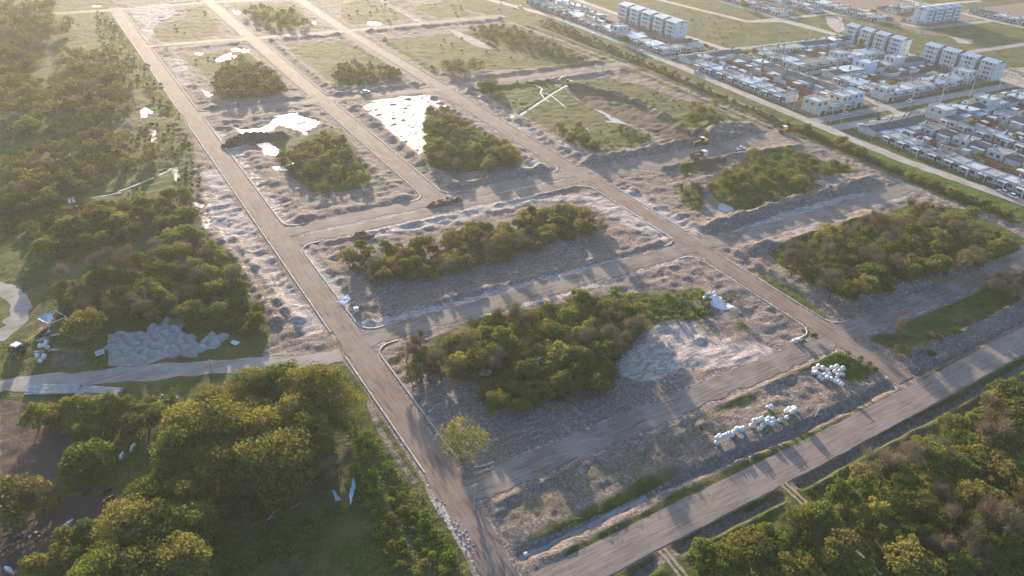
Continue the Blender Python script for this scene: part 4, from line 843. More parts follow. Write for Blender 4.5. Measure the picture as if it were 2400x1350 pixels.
BRICKW = plain('red_brick', (.25, .12, .08), .9, .25, 3); BLOCKW = plain('grey_block', (.33, .31, .29), .9, .2, 2); DOORM = plain('dark_door', (.06, .05, .045), .5, .2); POSTM = plain('pole_concrete', (.42, .40, .37), .8); TANKB = plain('blue_tank', (.06, .13, .30), .45); TANKG = plain('grey_tank', (.20, .21, .22), .5); STEELD = plain('dark_steel', (.07, .07, .075), .5, .2, 2, .6)
def glass_mat(name, c):
    m, nt, b = nmat(name); nt.links.new(mixc(nt, noise(nt, 1.5, 2), c, tuple(x*1.8 for x in c)), b.inputs['Base Color']); b.inputs['Roughness'].default_value = .12; b.inputs['Specular IOR Level'].default_value = .7; return m
GLASS = glass_mat('window_glass', (.03, .04, .05)); CARG = glass_mat('car_glass', (.015, .02, .025))
_mc = {}
def cm(name, mat, boxes, extra=None):
    """cached mesh of boxes"""
    k = (name, mat.name, tuple(boxes), extra)
    if k not in _mc:
        mb = MB()
        for b in boxes: mb.box(*b)
        _mc[k] = mb.mesh(name, mat)
    return _mc[k]
def tank_mesh(mat):
    k = ('tank', mat.name)
    if k not in _mc: _mc[k] = MB().lathe([(.5, 0), (.55, .1), (.55, 1.0), (.42, 1.2), (.15, 1.3)], n=10).mesh('water_tank', mat, True)
    return _mc[k]
ORD = ['first', 'second', 'third', 'fourth', 'fifth', 'sixth', 'seventh', 'eighth', 'ninth', 'tenth', 'eleventh', 'twelfth', 'thirteenth', 'fourteenth', 'fifteenth', 'sixteenth', 'seventeenth', 'eighteenth']
CN = {WHITE: 'white', GREYW: 'grey', CREAM: 'cream', BLUEW: 'bright blue', LBLUE: 'pale blue', PINKW: 'brick red', GREENW: 'pale green'}
SN = {'flat': 'flat roofed', 'dark': 'dark roofed', 'two': 'two storey', 'metal': 'metal roofed'}
def house(style, wm, x, y, th, w_, d_, where, seed):
    rg = random.Random(seed); h = {'flat': 2.8, 'dark': 2.6, 'two': 5.4, 'metal': 2.75}[style]; w_ = round(w_*2)/2; d_ = round(d_*2)/2
    r = thing('house', f'{CN[wm]} {SN[style]} house, {where}', 'house', (x, y, gz(x, y)-.05), th, 'houses of the town')
    hw = w_/2
    if style == 'two':
        ob('wall', cm('wall', wm, [(0, d_/2, h/2, w_, d_, h)]), r); ob('garage', cm('garage', WHITE if wm is not WHITE else GREYW, [(-hw*.45, -1.2, 1.35, w_*.55, 2.4, 2.7)]), r)
        ob('roof', cm('roof', WROOF, [(0, d_/2, h+.06, w_-.5, d_-.5, .12)]), r)
        ob('parapet', cm('parapet', wm, [(0, .1, h+.22, w_, .2, .44), (0, d_-.1, h+.22, w_, .2, .44), (-hw+.1, d_/2, h+.22, .2, d_-.4, .44), (hw-.1, d_/2, h+.22, .2, d_-.4, .44)]), r)
        for zx, zz in ((-hw*.5, 4.3), (hw*.45, 4.3), (hw*.45, 1.5)): o = ob('window', cm('window', GLASS, [(0, -.04, 0, 1.6, .1, 1.2)]), r, (zx, 0, zz)); ob('frame', cm('frame', WHITE, [(0, -.07, .64, 1.76, .1, .08), (0, -.07, -.64, 1.76, .14, .08), (0, -.07, 0, .07, .08, 1.2)]), o)
        for zy in (.3, .7): ob('window', cm('side_window', GLASS, [(0, 0, 0, .1, 1.2, 1.1)]), r, (-hw-.03, d_*zy, 4.2)); ob('window', cm('side_window', GLASS, [(0, 0, 0, .1, 1.2, 1.1)]), r, (hw+.03, d_*zy, 4.2))
        ob('garage_door', cm('garage_door', DOORM, [(-hw*.45, -2.43, 1.1, w_*.36, .06, 2.1)]), r)
    elif style == 'dark' or style == 'metal':
        rm = DARKR if style == 'dark' else ZINC
        ob('wall', cm('wall', wm, [(0, d_/2, h/2, w_, d_, h)]), r)
        k = ('gable', style, w_, d_)
        if k not in _mc:
            mb = MB(); rise = .95 if style == 'dark' else .0; o_ = .35
            if rise: mb.prism([(-o_, h-.02), (d_/2, h+rise), (d_+o_, h-.02), (d_+o_, h+.14), (d_/2, h+rise+.16), (-o_, h+.14)], -hw-.25, hw+.25)
            else: mb.prism([(-.4, h+.02), (d_+.4, h+.62), (d_+.4, h+.76), (-.4, h+.16)], -hw-.3, hw+.3)
            _mc[k] = mb.mesh('roof', rm)
        rf = ob('roof', _mc[k], r)
        if style == 'dark':
            k2 = ('gw', w_, d_, wm.name)
            if k2 not in _mc: _mc[k2] = MB().prism([(.2, h-.01), (d_/2, h+.86), (d_-.2, h-.01)], -hw+.02, hw-.02).mesh('gable_wall', wm)
            ob('gable_wall', _mc[k2], r)
        ob('porch_roof', cm('porch_roof', ZINC, [(hw*.35, -1.0, 2.45, w_*.5, 1.9, .1)]), r)
        for sx in (hw*.35-w_*.22, hw*.35+w_*.22): ob('post', cm('post', WHITE, [(0, 0, 1.2, .18, .18, 2.4)]), r, (sx, -1.75, 0))
        if rg.random() < .7:
            ex = d_*.38; k3 = ('ext', w_, d_, wm.name); ob('rear_wall', cm('rear_wall', wm, [(-w_*.12, d_+ex/2, 1.15, w_*.7, ex, 2.3)]), r); ob('rear_roof', cm('rear_roof', rg.choice((ZINC, WROOF)), [(-w_*.12, d_+ex/2+.1, 2.38, w_*.76, ex+.5, .12)]), r)
    else:
        ob('wall', cm('wall', wm, [(0, d_/2, h/2, w_, d_, h)]), r); ob('roof', cm('roof', rg.choice((GREYR, GREYR, DKFLAT, WROOF)), [(0, d_/2, h+.05, w_-.5, d_-.5, .1)]), r)
        ob('parapet', cm('parapet', wm, [(0, .1, h+.2, w_, .2, .4), (0, d_-.1, h+.15, w_, .2, .3), (-hw+.1, d_/2, h+.15, .2, d_-.4, .3), (hw-.1, d_/2, h+.15, .2, d_-.4, .3)]), r)
        ob('porch_roof', cm('porch_roof', WHITE, [(-hw*.3, -1.1, 2.55, w_*.55, 2.2, .16)]), r)
        for sx in (-hw*.3-w_*.24, -hw*.3+w_*.24): ob('post', cm('post', WHITE, [(0, 0, 1.24, .2, .2, 2.48)]), r, (sx, -2.05, 0))
    for zx in ((-hw*.55, hw*.5) if style != 'two' else (hw*.5,)):
        if style == 'two': continue
        o = ob('window', cm('window', GLASS, [(0, -.04, 0, 1.5, .1, 1.15)]), r, (zx, 0, 1.55)); ob('frame', cm('frame', WHITE, [(0, -.07, .62, 1.66, .1, .08), (0, -.07, -.62, 1.66, .14, .08), (0, -.07, 0, .07, .08, 1.15)]), o)
    if style != 'two':
        for zx in (-hw*.4, hw*.4): ob('window', cm('rear_window', GLASS, [(0, 0, 0, 1.3, .1, 1.0)]), r, (zx, d_+.03, 1.7)) if style == 'flat' else None
        ob('window', cm('side_window', GLASS, [(0, 0, 0, .1, 1.2, 1.0)]), r, (-hw-.03, d_*.6, 1.7))
    o = ob('door', cm('door', DOORM, [(0, -.04, 1.02, .95, .1, 2.05)]), r, (hw*.02, 0, 0)); ob('handle', cm('handle', ZINC, [(.36, -.12, 1.0, .05, .06, .14)]), o)
    if rg.random() < .75:
        tz = h+(1.0 if style == 'dark' else .15); ty = d_*.5 if style == 'dark' else d_*.7; tx = rg.choice((-1, 1))*hw*.55
        s = ob('tank_stand', cm('tank_stand', wm, [(0, 0, .45, 1.2, 1.2, 1.1)]), r, (tx, ty, tz-.1)); ob('water_tank', tank_mesh(rg.choice((TANKB, TANKG, TANKG))), s, (0, 0, 1.0))
    return r
SHEDN = 0
def shed(x, y, th, where, rg):
    r = thing('shed', f'{rg.choice(("small", "low"))} metal roofed yard shed, {where}', 'shed', (x, y, gz(x, y)-.05), th, 'yard sheds of the town'); m = rg.choice((BRICKW, BLOCKW, WHITE, GREYW)); w_ = rg.choice((2.5, 3.0, 3.5))
    ob('wall', cm('shed_wall', m, [(0, 0, 1.1, w_, 2.4, 2.2)]), r); ob('roof', cm('shed_roof', rg.choice((ZINC, ZINC, GREYR, WROOF)), [(0, 0, 2.28, w_+.5, 2.9, .1, 1, 0, .06)]), r); ob('door', cm('shed_door', DOORM, [(0, -1.22, .95, .8, .06, 1.9)]), r)
def yard_wall(x, y, th, w_, len_, mat, where):
    hgt = 1.9
    r = thing('yard_wall', f'{"red brick" if mat is BRICKW else "grey block" if mat is BLOCKW else "white"} yard wall, {where}', 'wall', (x, y, gz(x, y)-.1), th, 'yard walls of the town')
    ob('side_panel', cm('side_panel', mat, [(w_/2, len_/2, hgt/2, .18, len_, hgt)]), r); ob('rear_panel', cm('rear_panel', mat, [(-.1, len_-.1, hgt/2, w_-.02, .18, hgt)]), r)
STY = {'w': ('flat', WHITE), 'g': ('flat', GREYW), 'c': ('flat', CREAM), 'd': ('dark', WHITE), 'e': ('dark', GREYW), 'f': ('dark', CREAM), 't': ('two', WHITE), 'u': ('two', CREAM), 'm': ('metal', WHITE), 'n': ('metal', GREYW), 'b': ('flat', BLUEW), 'l': ('two', LBLUE), 'k': ('metal', LBLUE), 'p': ('metal', PINKW), 'v': ('flat', GREENW)}
hseed = [0]
def row(x, y, dx, dy, th, code, pitch, depth, where, yard=12.0, frm='from the corner'):
    for i, ch in enumerate(code):
        hseed[0] += 1; rg = random.Random(hseed[0])
        if ch != '.':
            st, wm = STY[ch]; a, b = x+dx*i*pitch, y+dy*i*pitch; jx = rg.uniform(-.6, .6)
            fx, fy = math.sin(th), -math.cos(th)
            house(st, wm, a+fx*jx, b+fy*jx, th, pitch-rg.choice((.5, .5, 1.0)), depth+rg.choice((-1, 0, 0, 1)), f'{ORD[i]} {frm} {where}', hseed[0]*13+1)
            if yard and rg.random() < .8:
                bx, by = a-fx*(depth+.3+(depth*.38 if st in ('dark', 'metal') else 0)), b-fy*(depth+.3+(depth*.38 if st in ('dark', 'metal') else 0)); yl = yard-(depth*.38 if st in ('dark', 'metal') else 0)
                if yl > 5 and rg.random() < .65: shed(bx-fx*(yl-2.2)+fy*rg.uniform(-1.5, 1.5), by-fy*(yl-2.2)-fx*rg.uniform(-1.5, 1.5), th, f'{ORD[i]} {frm} {where}', rg)
                if yl > 2: yard_wall(bx, by, th, pitch, yl, rg.choice((BRICKW, BRICKW, BRICKW, BLOCKW, WHITE)), f'{ORD[i]} {frm} {where}')
h90 = math.pi/2
row(331, 305.5, -1, 0, math.pi, 'dddwd', 8.0, 8, 'in the side street row', 5)
row(293.5, 287, 0, -1, -h90, 'wbgwmwgw', 7.6, 8, 'facing the ditch road', 9, 'from the dark end')
row(332, 230, 0, 1, h90, 'dededdmd', 8.2, 7.5, 'on the inner street', 8, 'from the avenue')
row(298, 214.5, 1, 0, 0, 'ucul', 8.6, 8, 'facing the avenue median', 0, 'from the ditch road')
row(416, 302, -1, 0, math.pi, 'dmdddvggw', 8.3, 8, 'backing the vacant field', 8, 'from the apartments')
row(346, 266.5, 1, 0, 0, 'gwgwtwgkg', 8.2, 8, 'below the upper apartments', 8, 'from the inner street')
row(343.5, 276, 0, 1, -h90, 'nwc', 7.5, 8, 'in the upper short row', 4, 'from the cross street')
row(418, 255.5, -1, 0, math.pi, 'ddtwdlmnd', 8.3, 8, 'above the brick yards', 9, 'from the apartments')
row(346, 214.5, 1, 0, 0, 'twgwwpwkt', 8.5, 8, 'below the brick yards', 9, 'from the inner street')
row(343.5, 226, 0, 1, -h90, 'cng', 7.5, 8, 'in the lower short row', 4, 'from the avenue')
row(298, 191, 1, 0, math.pi, 'dfdd', 8.4, 9, 'in the corner row', 4, 'from the ditch road')
row(294, 176, 0, -1, -h90, 'wwwgwwwwwgww', 7.0, 7, 'in the long white row', 10, 'from the avenue')
row(326.5, 176, 0, -1, h90, 'wewewdwewg', 7.6, 7.5, 'in the tank topped row', 9, 'from the avenue')
row(344, 190.5, 1, 0, math.pi, 'tdmetwdgw', 8.6, 9, 'in the row across the avenue', 8, 'from the inner street')
row(338.5, 178, 0, -1, -h90, 'cwgpwgwg', 8.2, 8, 'opposite the blue tanks', 9, 'from the avenue')
row(376, 172, 0, -1, h90, 'wdwewg', 8.2, 8, 'in the rear right row', 7, 'from the avenue')
row(294.5, 322, 0, 1, -h90, 'wkgmwtnwedpgwcwgt', 8.0, 8, 'in the far ditch row', 8, 'from the side street')
row(304, 317.5, 1, 0, 0, 'wgc', 8.0, 7, 'below the five section apartments', 5, 'from the ditch road')
row(316, 400, 0, 1, h90, 'gwdmwk', 8.0, 7, 'beyond the five section apartments', 6, 'from the apartments')
row(436, 366, 0, 1, -h90, 'wgdwkwdg', 9.0, 8, 'beyond the vacant field', 7, 'from the field road')
row(478, 366, 0, 1, h90, 'dwgmwdw', 9.0, 8, 'second row past vacant field', 7, 'from the field road')
row(489, 330, 0, 1, -h90, 'gwdgwkdw', 9.0, 8, 'left of the far apartments', 7, 'from the bend')
row(513, 311, 1, 0, 0, 'wg', 9.0, 7, 'below the far apartments', 4, 'from the bend')
row(530, 340, 1, 0, 0, 'dwgmw', 9.0, 8, 'behind the far apartments', 6, 'from the bend')
row(586, 318, 0, -1, -h90, 'edwgdwke', 9.0, 8, 'in the furthest long row', 7, 'from its upper end')
row(604, 250, 1, 0, 0, 'wdgwd', 9.0, 8, 'in the furthest cross row', 7, 'from its near end')
# apartment slabs: sections joined by open stairs
APW = plain('apartment_render', (.56, .585, .61), .8, .08, .6); STAIRM = plain('stair_iron', (.20, .13, .10), .7, .2, 2)
def flats(x, y, th, n, sw, dep, label, fl=4, fh=2.35):
    r = thing('apartment_block', label, 'apartment block', (x, y, gz(x, y)-.1), th, 'apartment blocks of the town')
    gap = 2.6; Lx = n*sw+(n-1)*gap; h = fl*fh
    for i in range(n):
        cx = -Lx/2+sw/2+i*(sw+gap)
        s = ob('wall', cm('apartment_wall', APW, [(0, dep/2, h/2+.6, sw, dep, h-1.2)]), r, (cx, 0, 0)); ob('ground_wall', cm('ground_wall', GREYW, [(0, dep/2, .62, sw-.3, dep-1.6, 1.25)]), s)
        k = ('aproof', sw, dep)
        if k not in _mc: _mc[k] = MB().prism([(-.3, h-.02), (dep/2, h+1.1), (dep+.3, h-.02), (dep+.3, h+.15), (dep/2, h+1.28), (-.3, h+.15)], -sw/2-.15, sw/2+.15).mesh('roof', ZINC)
        ob('roof', _mc[k], s)
        for f in range(fl):
            for wx in (-sw*.36, -sw*.12, sw*.12, sw*.36):
                sm = abs(wx) > sw*.3
                for yy, sgn in ((-.04, -1), (dep+.04, 1)):
                    if f == 0 and sgn == 1: continue
                    o = ob('window', cm('flat_window', GLASS, [(0, 0, 0, .7 if sm else 1.25, .1, .5 if sm else 1.15)]), s, (wx, yy, f*fh+1.65))
                    if not sm: ob('frame', cm('flat_frame', WHITE, [(0, -.05, 0, .07, .06, 1.15), (0, -.05, -.62, 1.4, .12, .07)]), o)
        if i in (0, n-1):
            sx = -1 if i == 0 else 1
            for f in range(1, fl): ob('window', cm('end_window', GLASS, [(0, 0, 0, .1, .7, .8)]), s, (sx*(sw/2+.03), dep*.5, f*fh+1.7))
        if i < n-1:
            st = ob('staircase', cm('stair_core', GREYW, [(0, dep*.62, h/2, gap-.02, dep*.6, h-.3)]), r, (cx+sw/2+gap/2, 0, 0))
            for f in range(1, fl): ob('landing', cm('landing', STAIRM, [(0, .9, 0, gap-.06, 1.8, .12)]), st, (0, 0, f*fh)); ob('railing', cm('railing', STAIRM, [(0, .05, .5, gap-.06, .06, .08), (0, .05, .95, gap-.06, .06, .06), (-.9, .05, .5, .06, .06, 1), (0, .05, .5, .06, .06, 1), (.9, .05, .5, .06, .06, 1)]), st, (0, 0, f*fh))
            for f in range(fl): ob('stair_flight', cm('stair_flight', STAIRM, [(0, 1.0, fh/2, .95, 1.0, .12, 1.0, 0.0, .0)]), st, (.5*(-1)**f, .2, f*fh))
flats(322, 367, -h90, 5, 8.6, 9.5, 'tall white apartment block in five sections with brown stair gaps beside the vacant field')
flats(421, 281.5, -h90, 4, 7.6, 9.0, 'white four section apartment block above the upper row of houses')
flats(426, 231, -h90, 4, 8.4, 9.0, 'white four section apartment block nearest the avenue behind brick walled yards')
flats(534, 309, 0, 4, 8.0, 9.5, 'far white apartment block facing the bend beyond the vacant fields')
# poles with lamp arms
def pole(x, y, th, label, group, h=8.0, lamp=True):
    r = thing('utility_pole', label, 'pole', (x, y, gz(x, y)-.05), th, group)
    k = ('pole', h)
    if k not in _mc: _mc[k] = MB().tube((0, 0, 0), (0, 0, h), .17, .10, 6).mesh('shaft', POSTM)
    ob('shaft', _mc[k], r); ob('crossarm', cm('crossarm', POSTM, [(0, 0, h-.5, 1.6, .12, .14)]), r)
    if lamp: a = ob('lamp_arm', cm('lamp_arm', ZINC, [(0, -.9, h-1.0, .08, 1.9, .08)]), r); ob('lamp_head', cm('lamp_head', ZINC, [(0, -1.9, h-1.03, .28, .6, .14)]), a)
for y in range(118, 450, 21): pole(289.8+(y-200)*.006+(3 if y > 320 else 0), y, -h90, 'concrete lamp pole along the pale ditch road', 'poles along the pale ditch road')
for x in range(296, 430, 23): pole(x, 201.5-(x-296)*.03, 0, 'concrete lamp pole on the grassy avenue median', 'poles on the avenue median')
for x in range(345, 430, 20): pole(x, 264.2, 0, 'concrete lamp pole on the street above the brick yards', 'poles on the middle cross street'); pole(x, 211.2, 0, 'concrete lamp pole at the house fronts on the avenue', 'poles at the avenue fronts')
for y in list(range(110, 190, 19))+list(range(214, 300, 19)): pole(329.8 if y < 200 else 336.3, y, h90, 'concrete lamp pole on the inner street', 'poles on the inner street')
for x in range(350, 430, 26): pole(x, 309.5, math.pi, 'concrete pole beside the vacant field', 'poles beside the vacant field')
for px, py, l in ((1558, 548, 'lone pole at the corner of the bare lot'), (495, 868, 'short post beside the left dirt track'), (1259, 880, 'thin pole rising from the big grove')): pole(*G(px, py), 0, l, None, 3.0 if 'post' in l else 5.0, False)
# ------------------------------------------------------------------ cars
def paint_mat(name, c):
    m, nt, b = nmat(name); nt.links.new(mixc(nt, noise(nt, 1.2, 3), tuple(x*.85 for x in c), c), b.inputs['Base Color']); b.inputs['Roughness'].default_value = .3; b.inputs['Coat Weight'].default_value = .4; return m
CP = {n: paint_mat(n+'_car_paint', c) for n, c in (('white', (.72, .72, .72)), ('silver', (.42, .43, .45)), ('dark', (.035, .038, .045)), ('red', (.32, .04, .03)))}
TYRE = plain('tyre_rubber', (.025, .025, .027), .85); RIM = plain('rim_steel', (.4, .4, .42), .35, .1, 3, .7); LAMPM = plain('lamp_lens', (.75, .75, .7), .2); TAILM = plain('tail_lens', (.35, .02, .015), .3)
def wheel(parent, x, y, r=.32, w_=.22):
    k = ('wheel', r, w_)
    if k not in _mc: _mc[k] = (MB().tube((0, -w_/2, 0), (0, w_/2, 0), r, r, 14).mesh('tyre', TYRE), MB().tube((0, -w_/2-.015, 0), (0, w_/2+.015, 0), r*.55, r*.55, 10).mesh('rim', RIM))
    o = ob('wheel', _mc[k][0], parent, (x, y, r)); ob('rim', _mc[k][1], o)
def car(x, y, th, colr, label, pickup=False, group='cars in the town'):
    r = thing('car' if not pickup else 'pickup_truck', label, 'car' if not pickup else 'pickup truck', (x, y, gz(x, y)+.05), th, group)
    kb = ('carb', colr, pickup)
    if kb not in _mc:
        pr = [(-2.15, .28), (2.1, .28), (2.2, .55), (2.12, .78), (1.1, .95), (-1.95, .98), (-2.2, .8)]
        b = MB(); n = len(pr)
        for s, wv in ((-1, .80), (1, .80)): b.v += [(p[0], s*(wv if .3 < p[1] < .9 else .74), p[1]) for p in pr]
        b.f = [(i, (i+1) % n, n+(i+1) % n, n+i) for i in range(n)]+[tuple(range(n-1, -1, -1)), tuple(range(n, 2*n))]
        c = MB(); cp = [(1.05, .93), (.35, 1.42), (-1.0, 1.46), (-1.85, .96)] if not pickup else [(1.0, .93), (.4, 1.5), (-.55, 1.5), (-.7, .95)]
        c.v = [(p[0], -.70 if p[1] < 1.1 else -.56, p[1]) for p in cp]+[(p[0], .70 if p[1] < 1.1 else .56, p[1]) for p in cp]; c.f = [(0, 1, 5, 4), (2, 3, 7, 6), (1, 2, 6, 5), (3, 2, 1, 0), (4, 5, 6, 7), (0, 4, 7, 3)]
        rf = MB().box(-.33 if not pickup else -.08, 0, 1.475 if not pickup else 1.525, 1.4 if not pickup else .98, 1.1, .05)
        _mc[kb] = (b.mesh('body', CP[colr]), c.mesh('cabin_glass', CARG), rf.mesh('roof_panel', CP[colr]))
    ob('body', _mc[kb][0], r); ob('cabin_glass', _mc[kb][1], r); ob('roof_panel', _mc[kb][2], r)
    for wx in (-1.35, 1.35):
        for wy in (-.72, .72): wheel(r, wx, wy)
    for s in (-1, 1): ob('headlight', cm('headlight', LAMPM, [(2.15, 0, .66, .08, .32, .14)]), r, (0, s*.55, 0)); ob('tail_light', cm('tail_light', TAILM, [(-2.14, 0, .72, .08, .3, .14)]), r, (0, s*.55, 0))
    if pickup: ob('cargo_bed', cm('cargo_bed', CP[colr], [(-1.45, .74, 1.08, 1.35, .08, .22), (-1.45, -.74, 1.08, 1.35, .08, .22), (-2.13, 0, 1.08, .08, 1.4, .22)]), r)
for px, py, c, th, l in ((1633, 173, 'white', .1, 'white car parked outside the bright blue house'), (1983, 270, 'white', .05, 'white car on the avenue beside the grassy median end'), (2132, 240, 'white', .05, 'white car on the avenue below the brick yards'), (2012, 156, 'white', 0, 'white car on the cross street between the two yard blocks'), (2305, 321, 'white', 1.57, 'white car on the inner street near the blue tanks'),
      (2337, 430, 'white', .2, 'white car nosed up to the long white row'), (2349, 454, 'silver', 1.5, 'silver car parked on the verge of the ditch road'), (2369, 462, 'white', 1.5, 'white car behind the silver one on the ditch road verge'), (1389, 84, 'white', 1.6, 'white car beside the boxy two storey house'), (1501, 124, 'white', 1.6, 'white car near the side street corner'),
      (1617, 95, 'red', 1.57, 'red car behind the tall left apartments'), (1629, 99, 'white', 1.57, 'white car next to the red one behind the apartments'), (1652, 108, 'dark', 1.57, 'dark car by the vacant field road'), (2065, 280, 'dark', .05, 'dark car on the near avenue lane'), (2258, 244, 'dark', .05, 'dark car parked before the dark roofed houses'), (2295, 234, 'dark', .1, 'dark car further along the avenue'),
      (1219, 18, 'white', 1.5, 'white car at the far end of the ditch road'), (2259, 53, 'white', .1, 'white car below the far apartments')): car(*G(px, py), th, c, l)
car(*G(857, 219), .1, 'white', 'white car stopped on the middle cross street of the works', group=None)
car(*G(1735, 352), .12, 'white', 'white pickup parked on the freshly graded street', True, None)
# ------------------------------------------------------------------ machines on the works
YEL = plain('machine_yellow', (.55, .33, .04), .5, .2, 1.5); WCAB = plain('cab_white', (.7, .7, .68), .5); RUST = plain('rusty_red', (.22, .085, .05), .8, .25, 2)
def grader(x, y, th):
    r = thing('motor_grader', 'yellow motor grader with white cab roof on the graded street', 'grader', (x, y, gz(x, y)+.05), th)
    ob('rear_body', cm('g1', YEL, [(-2.4, 0, 1.35, 2.6, 1.5, 1.2, .9), (-3.6, 0, 1.1, .5, 1.3, .9)]), r); ob('front_frame', cm('g2', YEL, [(1.6, 0, 1.75, 3.6, .4, .4, 1, 0, .12), (3.6, 0, 1.3, .5, .6, .9)]), r)
    c = ob('cab', cm('g3', CARG, [(-.6, 0, 2.3, 1.3, 1.3, 1.4)]), r); ob('cab_roof', cm('g4', WCAB, [(-.6, 0, 3.06, 1.6, 1.6, .14)]), c); ob('blade', cm('g5', STEELD, [(1.1, 0, .55, .12, 3.6, .6, 1, .5)]), r)
    for wx in (-3.1, -1.7, 3.4):
        for wy in (-.95, .95): wheel(r, wx, wy, .62, .4)
def roller(x, y, th):
    r = thing('road_roller', 'yellow road roller with pale canopy at the end of the graded street', 'roller', (x, y, gz(x, y)+.05), th)
    ob('engine_body', cm('r1', YEL, [(-1.1, 0, 1.3, 1.8, 1.5, 1.0, .9)]), r); ob('drum', MB().tube((1.3, -1, .75), (1.3, 1, .75), .75, .75, 18).mesh('drum', STEELD), r); ob('drum_frame', cm('r2', YEL, [(1.3, 1.1, .85, 1.9, .14, .35), (1.3, -1.1, .85, 1.9, .14, .35), (.25, 0, 1.0, .4, 2.3, .5)]), r)
    k = ob('canopy', cm('r3', WCAB, [(-.1, 0, 2.85, 1.8, 1.7, .14)]), r)
    for sx in (-.8, .6):
        for sy in (-.7, .7): ob('post', cm('r4', STEELD, [(0, 0, 2.2, .08, .08, 1.3)]), k, (sx, sy, 0))
    for wy in (-.85, .85): wheel(r, -1.4, wy, .75, .45)
def dump_truck(x, y, th):
    r = thing('dump_truck', 'dump truck with white cab and rust red tipper bed', 'truck', (x, y, gz(x, y)+.05), th)
    c = ob('cab', cm('d1', WCAB, [(2.6, 0, 1.75, 1.8, 2.2, 2.1, .93)]), r); ob('windscreen', cm('d2', CARG, [(3.5, 0, 2.15, .08, 1.8, .8)]), c); ob('chassis', cm('d3', STEELD, [(-.4, 0, .85, 6.6, 1.0, .3)]), r)
    ob('tipper_bed', cm('d4', RUST, [(-1.3, 1.15, 1.75, 5.0, .1, 1.3), (-1.3, -1.15, 1.75, 5.0, .1, 1.3), (1.2, 0, 1.9, .1, 2.2, 1.6), (-3.8, 0, 1.7, .1, 2.2, 1.2), (-1.3, 0, 1.12, 5.0, 2.2, .12)]), r); ob('soil_load', cm('d5', plain('wet_soil', (.11, .08, .065), .95, .3, 2), [(-1.3, 0, 1.75, 4.7, 2.1, 1.0, .6)]), r)
    for wx in (2.5, -1.4, -2.7):
        for wy in (-1.0, 1.0): wheel(r, wx, wy, .52, .35)
def excavator(x, y, th, label):
    r = thing('excavator', label, 'excavator', (x, y, gz(x, y)), th)
    for s in (-1, 1): ob('track', cm('e1', STEELD, [(0, 0, .4, 3.4, .5, .75, .86)]), r, (0, s*1.0, 0))
    h = ob('house', cm('e2', YEL, [(-.4, 0, 1.45, 2.6, 2.2, 1.1, .93)]), r); ob('cab', cm('e3', CARG, [(.7, .6, 1.9, 1.1, .9, 1.6)]), h)
    b = ob('boom', MB().tube((.9, -.3, 1.6), (3.2, -.3, 3.6), .24, .2, 6).tube((3.2, -.3, 3.6), (5.2, -.3, 1.8), .2, .14, 6).mesh('boom', YEL), r); ob('bucket', cm('e4', STEELD, [(5.3, -.3, 1.3, .8, .9, .8, .7)]), b)
grader(*G(1641, 340), math.pi+.02); roller(*G(1836, 311), math.pi+.1); dump_truck(*G(1637, 372), .05)
excavator(*G(1333, 203), 2.6, 'small excavator at the head of the dark earth bank')
# ------------------------------------------------------------------ big bags
def bag_mat(name, c):
    m, nt, b = nmat(name); v = noise(nt, 2.5, 4); nt.links.new(mixc(nt, sstep(nt, v, .35, .7), tuple(x*.72 for x in c), c), b.inputs['Base Color']); b.inputs['Roughness'].default_value = .7; bump(nt, b, noise(nt, 5, 4), .6, .06); return m
BAGM = bag_mat('white_woven_plastic', (.76, .76, .76))
BAGS = []
def build_bags():
    for i in range(5):
        rg = np.random.default_rng(60+i); n = 12; V = []; F = []; prof = [(.02, 0), (.46, .0), (.60, .16), (.64, .45), (.60, .78), (.46, .98), (.22, 1.06), (.15, 1.18), (.19, 1.3)]
        for k, (rr, z) in enumerate(prof):
            for j in range(n):
                a = 2*math.pi*j/n; sq = 1/max(abs(math.cos(a)), abs(math.sin(a)))**.55; q = rr*(1+rg.normal(0, .045))*sq
                V.append((q*math.cos(a), q*math.sin(a), z*(1+rg.normal(0, .03))))
        for k in range(len(prof)-1):
            for j in range(n): F.append((k*n+j, k*n+(j+1) % n, (k+1)*n+(j+1) % n, (k+1)*n+j))
        F.append(tuple(range((len(prof)-1)*n, len(prof)*n))); mb = MB(); mb.v = V; mb.f = F; BAGS.append(mb.mesh('bag_body', BAGM, True))
    mb = MB()
    for s in (-1, 1): mb.tube((s*.45, -.4, .95), (s*.2, 0, 1.3), .035, .035, 4); mb.tube((s*.2, 0, 1.3), (s*.45, .4, .95), .035, .035, 4)
    BAGS.append(mb.mesh('lifting_loop', BAGM))
build_bags()
def bag(x, y, label, group, s=.92, z=0.0, tilt=0.0):
    r = thing('bulk_bag', label, 'sack', (x, y, gz(x, y)+z-.06), rng.uniform(0, 6.28), group, s*rng.uniform(.92, 1.08)); r.rotation_euler = (rng.uniform(-.08, .08)+tilt, rng.uniform(-.08, .08), rng.uniform(0, 6.28))
    ob('bag_body', BAGS[rng.randrange(5)], r); ob('lifting_loop', BAGS[5], r)
def bags(s, ox, oy, k, label, group, up=(), sc=1.0):
    used = []
    for i, a in enumerate(s.split()):
        px, py = [float(v) for v in a.split(',')]; x, y = G(ox+px/k, oy+py/k, .55)
        near = [u for u in used if math.hypot(x-u[0], y-u[1]) < .95]
        bag(x, y, label, group, sc*.8, min(1.0, .95*len(near)) if near else 0); used.append((x, y))
